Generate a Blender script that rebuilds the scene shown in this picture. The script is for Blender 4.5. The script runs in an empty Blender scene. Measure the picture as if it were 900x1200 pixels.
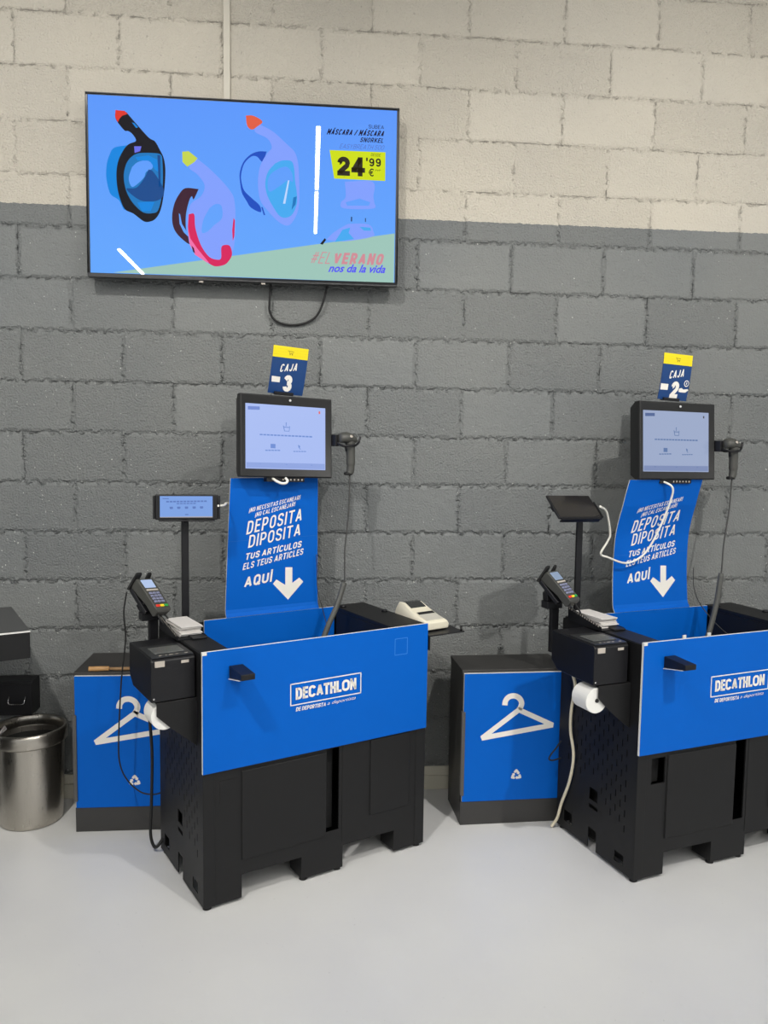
import bpy, bmesh, math, random
from mathutils import Vector, Matrix
random.seed(7)
SC = bpy.context.scene
COL = SC.collection
# ------------------------------------------------------------------ camera
F_PX, YAW, PIT, ROL = 940.0, 0.09368, 0.08649, 0.01472
CAM = Vector((0.95048, -3.3291, 1.49129))
_fw = Vector((math.sin(YAW)*math.cos(PIT), math.cos(YAW)*math.cos(PIT), -math.sin(PIT)))
_r0 = Vector((math.cos(YAW), -math.sin(YAW), 0)); _u0 = _r0.cross(_fw)
_r = _r0*math.cos(ROL) + _u0*math.sin(ROL); _u = -_r0*math.sin(ROL) + _u0*math.cos(ROL)
cd = bpy.data.cameras.new('camera'); cam = bpy.data.objects.new('camera', cd); COL.objects.link(cam)
cd.sensor_fit = 'VERTICAL'; cd.sensor_height = 36.0; cd.sensor_width = 27.0; cd.lens = F_PX/1200*36
mw = Matrix.Identity(4)
for i in range(3):
    mw[i][0] = _r[i]; mw[i][1] = _u[i]; mw[i][2] = -_fw[i]; mw[i][3] = CAM[i]
cam.matrix_world = mw; SC.camera = cam
# ------------------------------------------------------------------ world, exposure
SC.view_settings.view_transform = 'Standard'; SC.view_settings.look = 'None'
SC.view_settings.gamma = 1.0; SC.view_settings.use_curve_mapping = False
SC.view_settings.exposure = 0.0
W = bpy.data.worlds.new('world'); SC.world = W; W.use_nodes = True
W.node_tree.nodes['Background'].inputs[0].default_value = (0.93, 0.97, 1.0, 1)
W.node_tree.nodes['Background'].inputs[1].default_value = 0.65
TUBE_STRENGTH = 150.0
SPOT_WATTS = 390.0

# ------------------------------------------------------------------ materials
def lin(c):
    return tuple(((v/255)/12.92 if v/255 <= 0.04045 else ((v/255+0.055)/1.055)**2.4) for v in c)
MATS = {}
def mat(name, rgb=None, rough=0.5, metal=0.0, bump=0.0, bscale=200.0, spec=0.5, coat=0.0, vary=0.0):
    if name in MATS: return MATS[name]
    m = bpy.data.materials.new(name); m.use_nodes = True; nt = m.node_tree; b = nt.nodes['Principled BSDF']
    c = lin(rgb) + (1,)
    b.inputs['Base Color'].default_value = c; b.inputs['Roughness'].default_value = rough
    b.inputs['Metallic'].default_value = metal; b.inputs['Specular IOR Level'].default_value = spec
    b.inputs['Coat Weight'].default_value = coat
    tc = nt.nodes.new('ShaderNodeTexCoord')
    n = nt.nodes.new('ShaderNodeTexNoise'); n.inputs['Scale'].default_value = bscale; n.inputs['Detail'].default_value = 3
    nt.links.new(tc.outputs['Object'], n.inputs['Vector'])
    if bump > 0:
        bp = nt.nodes.new('ShaderNodeBump'); bp.inputs['Strength'].default_value = bump; bp.inputs['Distance'].default_value = 0.001
        nt.links.new(n.outputs['Fac'], bp.inputs['Height']); nt.links.new(bp.outputs['Normal'], b.inputs['Normal'])
    if vary > 0:
        n2 = nt.nodes.new('ShaderNodeTexNoise'); n2.inputs['Scale'].default_value = 6; n2.inputs['Detail'].default_value = 4
        nt.links.new(tc.outputs['Object'], n2.inputs['Vector'])
        mr = nt.nodes.new('ShaderNodeMapRange'); mr.inputs['To Min'].default_value = rough-vary; mr.inputs['To Max'].default_value = rough+vary
        nt.links.new(n2.outputs['Fac'], mr.inputs['Value']); nt.links.new(mr.outputs['Result'], b.inputs['Roughness'])
    MATS[name] = m; return m
def glow(name, rgb, strength=1.0, rough=0.12, spec=0.5, var=None):
    """lit screen: emission under a glossy glass surface"""
    if name in MATS: return MATS[name]
    m = bpy.data.materials.new(name); m.use_nodes = True; nt = m.node_tree; b = nt.nodes['Principled BSDF']
    b.inputs['Base Color'].default_value = (0.01, 0.01, 0.01, 1); b.inputs['Roughness'].default_value = rough
    b.inputs['Specular IOR Level'].default_value = spec
    b.inputs['Emission Color'].default_value = lin(rgb)+(1,); b.inputs['Emission Strength'].default_value = strength
    if var:
        tc = nt.nodes.new('ShaderNodeTexCoord'); sx = nt.nodes.new('ShaderNodeSeparateXYZ')
        nt.links.new(tc.outputs['Object'], sx.inputs[0])
        mr = nt.nodes.new('ShaderNodeMapRange'); mr.inputs['From Min'].default_value = 0.0; mr.inputs['From Max'].default_value = 0.68
        nt.links.new(sx.outputs['Z'], mr.inputs['Value'])
        mx = nt.nodes.new('ShaderNodeMix'); mx.data_type = 'RGBA'
        mx.inputs[6].default_value = lin(var)+(1,); mx.inputs[7].default_value = lin(rgb)+(1,)
        nt.links.new(mr.outputs['Result'], mx.inputs[0]); nt.links.new(mx.outputs[2], b.inputs['Emission Color'])
    MATS[name] = m; return m

BLACK = mat('black_steel', (21, 21, 22), 0.5, spec=0.3, bump=0.15, bscale=900, vary=0.05)
BLACKP = mat('black_plastic', (19, 19, 22), 0.42, spec=0.35, bump=0.1, bscale=1500)
BEZEL = mat('bezel_plastic', (34, 34, 34), 0.5, spec=0.35, bump=0.15, bscale=1500)
RUBBER = mat('black_rubber', (18, 18, 18), 0.7)
DARK = mat('dark_inside', (12, 12, 13), 0.8)
BLUE = mat('blue_print', (0, 88, 182), 0.55, bump=0.03, bscale=60, spec=0.12)
WHITEB = mat('white_board_edge', (215, 214, 210), 0.6)
WHITE = mat('white_vinyl', (226, 222, 214), 0.55)
WHITEC = mat('white_cable', (225, 222, 212), 0.45)
CREAMC = mat('cream_cable', (214, 205, 180), 0.5)
CAB = mat('charcoal_laminate', (48, 47, 46), 0.5, bump=0.1, bscale=300)
CHROME = mat('chrome', (200, 200, 200), 0.2, 1.0)
PAPER = mat('paper', (202, 198, 194), 0.8)
ROLLW = mat('thermal_paper', (222, 221, 216), 0.6)
YEL = mat('yellow_print', (226, 204, 0), 0.45)
NAVY = mat('navy_print', (0, 54, 110), 0.4)
INK = mat('black_ink', (25, 25, 20), 0.5)
BEIGE = mat('beige_plastic', (214, 208, 188), 0.42)
SMOKE = mat('smoked_window', (48, 50, 50), 0.15)
GREYL = mat('grey_label', (178, 170, 160), 0.5)
GUN = mat('scanner_rubber', (66, 66, 62), 0.45, bump=0.1, bscale=900)
KEY = mat('key_plastic', (120, 124, 150), 0.5)
WOOD = mat('wood', (176, 134, 84), 0.5)
GLASSOFF = mat('unlit_glass', (34, 33, 34), 0.12)
def steel():
    m = bpy.data.materials.new('brushed_steel'); m.use_nodes = True; nt = m.node_tree; b = nt.nodes['Principled BSDF']
    b.inputs['Base Color'].default_value = lin((184, 179, 170))+(1,); b.inputs['Metallic'].default_value = 1; b.inputs['Roughness'].default_value = 0.3
    tc = nt.nodes.new('ShaderNodeTexCoord'); mp = nt.nodes.new('ShaderNodeMapping'); mp.inputs['Scale'].default_value = (30, 30, 3)
    n = nt.nodes.new('ShaderNodeTexNoise'); n.inputs['Scale'].default_value = 8; n.inputs['Detail'].default_value = 5
    nt.links.new(tc.outputs['Object'], mp.inputs[0]); nt.links.new(mp.outputs[0], n.inputs['Vector'])
    mr = nt.nodes.new('ShaderNodeMapRange'); mr.inputs['To Min'].default_value = 0.2; mr.inputs['To Max'].default_value = 0.42
    nt.links.new(n.outputs['Fac'], mr.inputs[0]); nt.links.new(mr.outputs[0], b.inputs['Roughness'])
    bp = nt.nodes.new('ShaderNodeBump'); bp.inputs['Strength'].default_value = 0.15; bp.inputs['Distance'].default_value = 0.002
    nt.links.new(n.outputs['Fac'], bp.inputs['Height']); nt.links.new(bp.outputs['Normal'], b.inputs['Normal'])
    return m
STEEL = steel()

def wall_material():
    m = bpy.data.materials.new('painted_blocks'); m.use_nodes = True; nt = m.node_tree; N = nt.nodes; L = nt.links
    b = N['Principled BSDF']
    tc = N.new('ShaderNodeTexCoord')
    def math_(op, a, c=None, clamp=False):
        n = N.new('ShaderNodeMath'); n.operation = op; n.use_clamp = clamp
        for i, v in enumerate((a, c)):
            if v is None: continue
            if isinstance(v, (int, float)): n.inputs[i].default_value = v
            else: L.new(v, n.inputs[i])
        return n.outputs[0]
    def noise(scale, detail=4, vec=None, rough=0.55):
        n = N.new('ShaderNodeTexNoise'); n.inputs['Scale'].default_value = scale; n.inputs['Detail'].default_value = detail
        n.inputs['Roughness'].default_value = rough
        L.new(vec or tc.outputs['Object'], n.inputs['Vector']); return n
    def ramp(v, a, c):
        n = N.new('ShaderNodeMapRange'); n.interpolation_type = 'SMOOTHSTEP'
        n.inputs['From Min'].default_value = a; n.inputs['From Max'].default_value = c
        L.new(v, n.inputs['Value']); return n.outputs[0]
    sx = N.new('ShaderNodeSeparateXYZ'); L.new(tc.outputs['Object'], sx.inputs[0])
    nw = noise(2.2, 2); nr = noise(38, 3)
    sn = N.new('ShaderNodeSeparateXYZ'); L.new(nw.outputs['Color'], sn.inputs[0])
    sr = N.new('ShaderNodeSeparateXYZ'); L.new(nr.outputs['Color'], sr.inputs[0])
    xx = math_('ADD', sx.outputs['X'], 3.9255*2-0.010)
    xx = math_('ADD', xx, math_('MULTIPLY', math_('SUBTRACT', sn.outputs['X'], 0.5), 0.016))
    xx = math_('ADD', xx, math_('MULTIPLY', math_('SUBTRACT', sr.outputs['X'], 0.5), 0.012))
    zz = math_('ADD', sx.outputs['Z'], -1.5147+2.2)
    zz = math_('ADD', zz, math_('MULTIPLY', math_('SUBTRACT', sn.outputs['Y'], 0.5), 0.010))
    zz = math_('ADD', zz, math_('MULTIPLY', math_('SUBTRACT', sr.outputs['Y'], 0.5), 0.012))
    cx = N.new('ShaderNodeCombineXYZ'); L.new(xx, cx.inputs[0]); L.new(zz, cx.inputs[1])
    def brick(ms, sm):
        br = N.new('ShaderNodeTexBrick'); br.offset = 0.5; br.offset_frequency = 2
        br.inputs['Scale'].default_value = 1; br.inputs['Brick Width'].default_value = 0.39255; br.inputs['Row Height'].default_value = 0.2
        br.inputs['Mortar Size'].default_value = ms; br.inputs['Mortar Smooth'].default_value = sm
        br.inputs['Color1'].default_value = (0, 0, 0, 1); br.inputs['Color2'].default_value = (1, 1, 1, 1)
        br.inputs['Bias'].default_value = 0.0; br.inputs['Mortar'].default_value = (0.5, 0.5, 0.5, 1)
        L.new(cx.outputs[0], br.inputs['Vector']); return br
    bt = brick(0.0020, 0.5); bw = brick(0.015, 1.0)
    rnd = N.new('ShaderNodeSeparateColor'); L.new(bw.outputs['Color'], rnd.inputs[0]); rnd = rnd.outputs[0]
    fine = noise(135, 3, rough=0.5); med = noise(24, 4); big = noise(1.3, 2); patch = noise(5.0, 2); patch2 = noise(9, 2)
    # joints show as broken dark cracks
    crack = math_('MULTIPLY', bt.outputs['Fac'], math_('MULTIPLY', ramp(patch.outputs['Fac'], 0.46, 0.62), ramp(nr.outputs['Fac'], 0.40, 0.56)))
    # height
    weak = math_('SUBTRACT', 1.0, math_('MULTIPLY', math_('GREATER_THAN', sx.outputs['Z'], 2.39), 0.6))
    h = math_('MULTIPLY', math_('MULTIPLY', bw.outputs['Fac'], -0.6), weak)
    h = math_('SUBTRACT', h, math_('MULTIPLY', crack, 1.2))
    rough_amt = math_('ADD', 0.45, math_('MULTIPLY', ramp(rnd, 0.15, 0.85), 0.45))
    h = math_('ADD', h, math_('MULTIPLY', math_('SUBTRACT', fine.outputs['Fac'], 0.5), rough_amt))
    h = math_('ADD', h, math_('MULTIPLY', med.outputs['Fac'], 0.55))
    squeeze = math_('MULTIPLY', bw.outputs['Fac'], ramp(nr.outputs['Fac'], 0.45, 0.7))
    h = math_('ADD', h, math_('MULTIPLY', math_('MULTIPLY', squeeze, 1.5), math_('ADD', math_('MULTIPLY', weak, 0.5), 0.5)))
    bp = N.new('ShaderNodeBump'); bp.inputs['Distance'].default_value = 0.010; bp.inputs['Strength'].default_value = 1.0
    L.new(h, bp.inputs['Height']); L.new(bp.outputs['Normal'], b.inputs['Normal'])
    # paint
    def rgb(c):
        n = N.new('ShaderNodeRGB'); n.outputs[0].default_value = lin(c)+(1,); return n.outputs[0]
    def mix(f, a, c, mode='MIX'):
        n = N.new('ShaderNodeMix'); n.data_type = 'RGBA'; n.blend_type = mode; n.clamp_factor = True
        if isinstance(f, float): n.inputs[0].default_value = f
        else: L.new(f, n.inputs[0])
        L.new(a, n.inputs[6]); L.new(c, n.inputs[7]); return n.outputs[2]
    grey = mix(ramp(big.outputs['Fac'], 0.3, 0.7), rgb((108, 111, 111)), rgb((116, 118, 116)))
    grey = mix(math_('MULTIPLY', ramp(rnd, 0.3, 0.9), 0.06), grey, rgb((101, 103, 104)))
    cream = mix(ramp(big.outputs['Fac'], 0.3, 0.7), rgb((190, 183, 169)), rgb((184, 178, 166)))
    edge = math_('ADD', 2.3975, math_('MULTIPLY', math_('SUBTRACT', nr.outputs['Fac'], 0.5), 0.014))
    col = mix(math_('GREATER_THAN', sx.outputs['Z'], edge), grey, cream)
    col = mix(math_('MULTIPLY', math_('MULTIPLY', crack, 0.7), weak), col, rgb((40, 41, 42)))
    # pits
    pit = noise(75, 2); pm = math_('MULTIPLY', ramp(pit.outputs['Fac'], 0.66, 0.72), 0.28)
    col = mix(pm, col, rgb((60, 60, 60)))
    # missed specks in the grey paint, most of them low on the left
    vo = N.new('ShaderNodeTexVoronoi'); vo.inputs['Scale'].default_value = 80
    vd = N.new('ShaderNodeVectorMath'); vd.operation = 'MULTIPLY_ADD'; L.new(fine.outputs['Color'], vd.inputs[0]); vd.inputs[1].default_value = (0.012, 0.012, 0.012); L.new(tc.outputs['Object'], vd.inputs[2]); L.new(vd.outputs[0], vo.inputs['Vector'])
    vc = N.new('ShaderNodeSeparateColor'); L.new(vo.outputs['Color'], vc.inputs[0])
    sp = math_('LESS_THAN', vo.outputs['Distance'], math_('MULTIPLY', vc.outputs[1], 0.30))
    dens = math_('ADD', math_('MULTIPLY', sx.outputs['X'], -0.10), math_('MULTIPLY', sx.outputs['Z'], -0.13))
    dens = math_('ADD', dens, 0.42); dens = math_('MAXIMUM', dens, 0.07); dens = math_('ADD', dens, math_('MULTIPLY', bw.outputs['Fac'], 0.35))
    sp = math_('MULTIPLY', sp, math_('LESS_THAN', vc.outputs[0], dens))
    sp = math_('MULTIPLY', sp, ramp(patch2.outputs['Fac'], 0.42, 0.6))
    sp = math_('MULTIPLY', sp, math_('LESS_THAN', sx.outputs['Z'], 2.35))
    col = mix(math_('MULTIPLY', sp, 0.8), col, rgb((205, 205, 198)))
    L.new(col, b.inputs['Base Color']); b.inputs['Roughness'].default_value = 0.55
    b.inputs['Specular IOR Level'].default_value = 0.35
    return m
def floor_material():
    m = bpy.data.materials.new('grey_epoxy'); m.use_nodes = True; nt = m.node_tree; N = nt.nodes; L = nt.links; b = N['Principled BSDF']
    tc = N.new('ShaderNodeTexCoord')
    n = N.new('ShaderNodeTexNoise'); n.inputs['Scale'].default_value = 1.6; n.inputs['Detail'].default_value = 6; L.new(tc.outputs['Object'], n.inputs['Vector'])
    r = N.new('ShaderNodeValToRGB'); r.color_ramp.elements[0].position = 0.35; r.color_ramp.elements[1].position = 0.65
    r.color_ramp.elements[0].color = lin((200, 200, 200))+(1,); r.color_ramp.elements[1].color = lin((207, 207, 205))+(1,)
    L.new(n.outputs['Fac'], r.inputs[0])
    s = N.new('ShaderNodeTexNoise'); s.inputs['Scale'].default_value = 95; s.inputs['Detail'].default_value = 2; L.new(tc.outputs['Object'], s.inputs['Vector'])
    mr = N.new('ShaderNodeMapRange'); mr.inputs['From Min'].default_value = 0.74; mr.inputs['From Max'].default_value = 0.78; L.new(s.outputs['Fac'], mr.inputs[0])
    mu = N.new('ShaderNodeMath'); mu.operation = 'MULTIPLY'; mu.inputs[1].default_value = 0.35; L.new(mr.outputs[0], mu.inputs[0])
    mx = N.new('ShaderNodeMix'); mx.data_type = 'RGBA'; L.new(mu.outputs[0], mx.inputs[0]); L.new(r.outputs[0], mx.inputs[6]); mx.inputs[7].default_value = lin((110, 112, 114))+(1,)
    L.new(mx.outputs[2], b.inputs['Base Color'])
    r2 = N.new('ShaderNodeMapRange'); r2.inputs['To Min'].default_value = 0.3; r2.inputs['To Max'].default_value = 0.42; L.new(n.outputs['Fac'], r2.inputs[0])
    L.new(r2.outputs[0], b.inputs['Roughness'])
    bp = N.new('ShaderNodeBump'); bp.inputs['Strength'].default_value = 0.12; bp.inputs['Distance'].default_value = 0.002
    f = N.new('ShaderNodeTexNoise'); f.inputs['Scale'].default_value = 30; f.inputs['Detail'].default_value = 5; L.new(tc.outputs['Object'], f.inputs['Vector'])
    L.new(f.outputs['Fac'], bp.inputs['Height']); L.new(bp.outputs['Normal'], b.inputs['Normal'])
    return m

# ------------------------------------------------------------------ mesh helpers
class MB:
    def __init__(s): s.v = []; s.f = []; s.m = []; s.sm = []
    def add(s, vs, fs, mi=0, smooth=False):
        o = len(s.v); s.v += [tuple(v) for v in vs]
        for i, f in enumerate(fs):
            s.f.append([o+k for k in f]); s.m.append(mi[i] if isinstance(mi, (list, tuple)) else mi); s.sm.append(smooth)
        return s
    def box(s, x0, x1, y0, y1, z0, z1, mi=0):
        """mi: one index or [bottom, top, front(-y), right, back, left]"""
        vs = [(x0,y0,z0),(x1,y0,z0),(x1,y1,z0),(x0,y1,z0),(x0,y0,z1),(x1,y0,z1),(x1,y1,z1),(x0,y1,z1)]
        return s.add(vs, [(3,2,1,0),(4,5,6,7),(0,1,5,4),(1,2,6,5),(2,3,7,6),(3,0,4,7)], mi)
    def hexa(s, bottom, top, mi=0):
        return s.add(list(bottom)+list(top), [(3,2,1,0),(4,5,6,7),(0,1,5,4),(1,2,6,5),(2,3,7,6),(3,0,4,7)], mi)
    def prism(s, pts, axis, a, b, mi=0):
        """pts 2D polygon; extruded along axis ('x': pts=(y,z); 'y': pts=(x,z); 'z': pts=(x,y))"""
        n = len(pts)
        def P(p, t): return {'x': (t, p[0], p[1]), 'y': (p[0], t, p[1]), 'z': (p[0], p[1], t)}[axis]
        vs = [P(p, a) for p in pts] + [P(p, b) for p in pts]
        fs = [list(range(n))[::-1], list(range(n, 2*n))] + [(i, (i+1) % n, n+(i+1) % n, n+i) for i in range(n)]
        return s.add(vs, fs, mi)
    def tube(s, path, r, seg=10, mi=0, cap=True):
        path = [Vector(p) for p in path]; rr = r if isinstance(r, (list, tuple)) else [r]*len(path)
        vs = []; up = Vector((0, 0, 1)); prev = None
        for i, p in enumerate(path):
            t = (path[min(i+1, len(path)-1)] - path[max(i-1, 0)]).normalized()
            if prev is None:
                a = t.cross(up) if abs(t.dot(up)) < 0.95 else t.cross(Vector((1, 0, 0)))
            else: a = prev - t*prev.dot(t)
            a.normalize(); c = t.cross(a); prev = a
            for k in range(seg):
                an = 2*math.pi*k/seg; vs.append(p + (a*math.cos(an)+c*math.sin(an))*rr[i])
        fs = [(i*seg+k, i*seg+(k+1) % seg, (i+1)*seg+(k+1) % seg, (i+1)*seg+k) for i in range(len(path)-1) for k in range(seg)]
        s.add(vs, fs, mi, True)
        if cap:
            s.add(vs[:seg], [list(range(seg))[::-1]], mi); s.add(vs[-seg:], [list(range(seg))], mi)
        return s
    def cyl(s, p0, p1, r0, r1=None, seg=24, mi=0):
        return s.tube([p0, p1], [r0, r0 if r1 is None else r1], seg, mi)
    def lathe(s, prof, seg=64, mi=0, cx=0, cy=0):
        vs = [(cx+r*math.cos(2*math.pi*k/seg), cy+r*math.sin(2*math.pi*k/seg), z) for r, z in prof for k in range(seg)]
        fs = [(i*seg+k, i*seg+(k+1) % seg, (i+1)*seg+(k+1) % seg, (i+1)*seg+k) for i in range(len(prof)-1) for k in range(seg)]
        return s.add(vs, fs, mi, True)
    def sheet(s, u0, u1, w0, w1, holes, axis, t0, t1, mi=0):
        """slab in the plane (u,w) between t0 and t1 with rectangular openings"""
        us = sorted({u0, u1, *[h[0] for h in holes], *[h[1] for h in holes]}); us = [u for u in us if u0 <= u <= u1]
        ws = sorted({w0, w1, *[h[2] for h in holes], *[h[3] for h in holes]}); ws = [w for w in ws if w0 <= w <= w1]
        nu, nw = len(us)-1, len(ws)-1
        def full(i, j):
            if not (0 <= i < nu and 0 <= j < nw): return False
            cu, cw_ = (us[i]+us[i+1])/2, (ws[j]+ws[j+1])/2
            return not any(h[0] < cu < h[1] and h[2] < cw_ < h[3] for h in holes)
        def P(u, w, t): return (t, u, w) if axis == 'x' else (u, t, w)
        for i in range(nu):
            for j in range(nw):
                if not full(i, j): continue
                a, b2, c, d = us[i], us[i+1], ws[j], ws[j+1]
                for t in (t0, t1): s.add([P(a,c,t),P(b2,c,t),P(b2,d,t),P(a,d,t)], [(0,1,2,3)], mi)
                if not full(i-1, j): s.add([P(a,c,t0),P(a,d,t0),P(a,d,t1),P(a,c,t1)], [(0,1,2,3)], mi)
                if not full(i+1, j): s.add([P(b2,c,t0),P(b2,d,t0),P(b2,d,t1),P(b2,c,t1)], [(0,1,2,3)], mi)
                if not full(i, j-1): s.add([P(a,c,t0),P(b2,c,t0),P(b2,c,t1),P(a,c,t1)], [(0,1,2,3)], mi)
                if not full(i, j+1): s.add([P(a,d,t0),P(b2,d,t0),P(b2,d,t1),P(a,d,t1)], [(0,1,2,3)], mi)
        return s
    def map(s, fn): s.v = [tuple(fn(*v)) for v in s.v]; return s
    def build(s, name, mats, parent=None, bevel=0, seg=2, tri=False, sub=0):
        me = bpy.data.meshes.new(name); me.from_pydata(s.v, [], s.f)
        for m in (mats if isinstance(mats, (list, tuple)) else [mats]): me.materials.append(m)
        for p, mi, sm in zip(me.polygons, s.m, s.sm): p.material_index = mi; p.use_smooth = sm
        bm = bmesh.new(); bm.from_mesh(me); bmesh.ops.remove_doubles(bm, verts=bm.verts, dist=1e-5)
        if tri: bmesh.ops.triangulate(bm, faces=bm.faces[:])
        else: bmesh.ops.recalc_face_normals(bm, faces=bm.faces[:])
        bm.to_mesh(me); bm.free()
        o = bpy.data.objects.new(name, me); COL.objects.link(o)
        if parent: o.parent = parent
        if bevel:
            b = o.modifiers.new('bevel', 'BEVEL'); b.width = bevel; b.segments = seg; b.limit_method = 'ANGLE'; b.angle_limit = math.radians(40)
            for p in me.polygons: p.use_smooth = True
            w = o.modifiers.new('wn', 'WEIGHTED_NORMAL'); w.keep_sharp = True
        if sub:
            sd = o.modifiers.new('sub', 'SUBSURF'); sd.levels = sub; sd.render_levels = sub
            for p in me.polygons: p.use_smooth = True
        return o
def smooth_path(pts, n=8):
    P = [Vector(p) for p in pts]; P = [P[0]*2-P[1]] + P + [P[-1]*2-P[-2]]; out = []
    for i in range(1, len(P)-2):
        for k in range(n):
            t = k/n
            out.append(0.5*((2*P[i])+(P[i+1]-P[i-1])*t+(2*P[i-1]-5*P[i]+4*P[i+1]-P[i+2])*t*t+(3*P[i]-P[i-1]-3*P[i+1]+P[i+2])*t**3))
    out.append(P[-2]); return out
def thing(name, label, cat, loc=(0,0,0), rz=0.0, group=None, mtx=None):
    o = bpy.data.objects.new(name, None); COL.objects.link(o); o.empty_display_size = 0.05
    if mtx is not None: o.matrix_world = mtx
    else: o.location = loc; o.rotation_euler = (0, 0, rz)
    o['label'] = label; o['category'] = cat
    if group: o['group'] = group
    return o
def tag(o, label, cat, group=None):
    o['label'] = label; o['category'] = cat
    if group: o['group'] = group
    return o
def struct(o): o['kind'] = 'structure'; return o

_tcache = {}
def glyphs(s, bold, shear):
    k = (s, bold, shear)
    if k in _tcache: return _tcache[k]
    c = bpy.data.curves.new('t', 'FONT'); c.body = s; c.offset = bold; c.shear = shear; c.resolution_u = 3; c.fill_mode = 'FRONT'
    o = bpy.data.objects.new('t', c); COL.objects.link(o)
    dg = bpy.context.evaluated_depsgraph_get(); dg.update()
    me = bpy.data.meshes.new_from_object(o.evaluated_get(dg))
    vs = [v.co.copy() for v in me.vertices]; fs = [list(p.vertices) for p in me.polygons]
    x0, x1 = min(v.x for v in vs), max(v.x for v in vs); y0, y1 = min(v.y for v in vs), max(v.y for v in vs)
    vs = [((v.x-x0)/(x1-x0), (v.y-y0)/(y1-y0)) for v in vs]
    bpy.data.objects.remove(o); bpy.data.curves.remove(c); bpy.data.meshes.remove(me)
    _tcache[k] = (vs, fs); return vs, fs
def put_text(mb, s, bl, br, tl, bold, shear, mapf, off, mi=0):
    vs, fs = glyphs(s, bold, shear)
    ex = (br[0]-bl[0], br[1]-bl[1]); ey = (tl[0]-bl[0], tl[1]-bl[1])
    mb.add([mapf(bl[0]+a*ex[0]+b*ey[0], bl[1]+a*ex[1]+b*ey[1], off) for a, b in vs], fs, mi)
def put_poly(mb, pts, mapf, off, mi=0):
    mb.add([mapf(p[0], p[1], off) for p in pts], [list(range(len(pts)))], mi)
def stroke(mb, pts, w, mapf, off, mi=0):
    P = [Vector(p) for p in pts]; L_ = []; R_ = []
    for i, p in enumerate(P):
        t = (P[min(i+1, len(P)-1)]-P[max(i-1, 0)]).normalized(); n = Vector((-t.y, t.x))*w/2
        L_.append(p+n); R_.append(p-n)
    vs = [mapf(p.x, p.y, off) for p in L_+R_]; n = len(P)
    mb.add(vs, [(i, i+1, n+i+1, n+i) for i in range(n-1)], mi)

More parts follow.
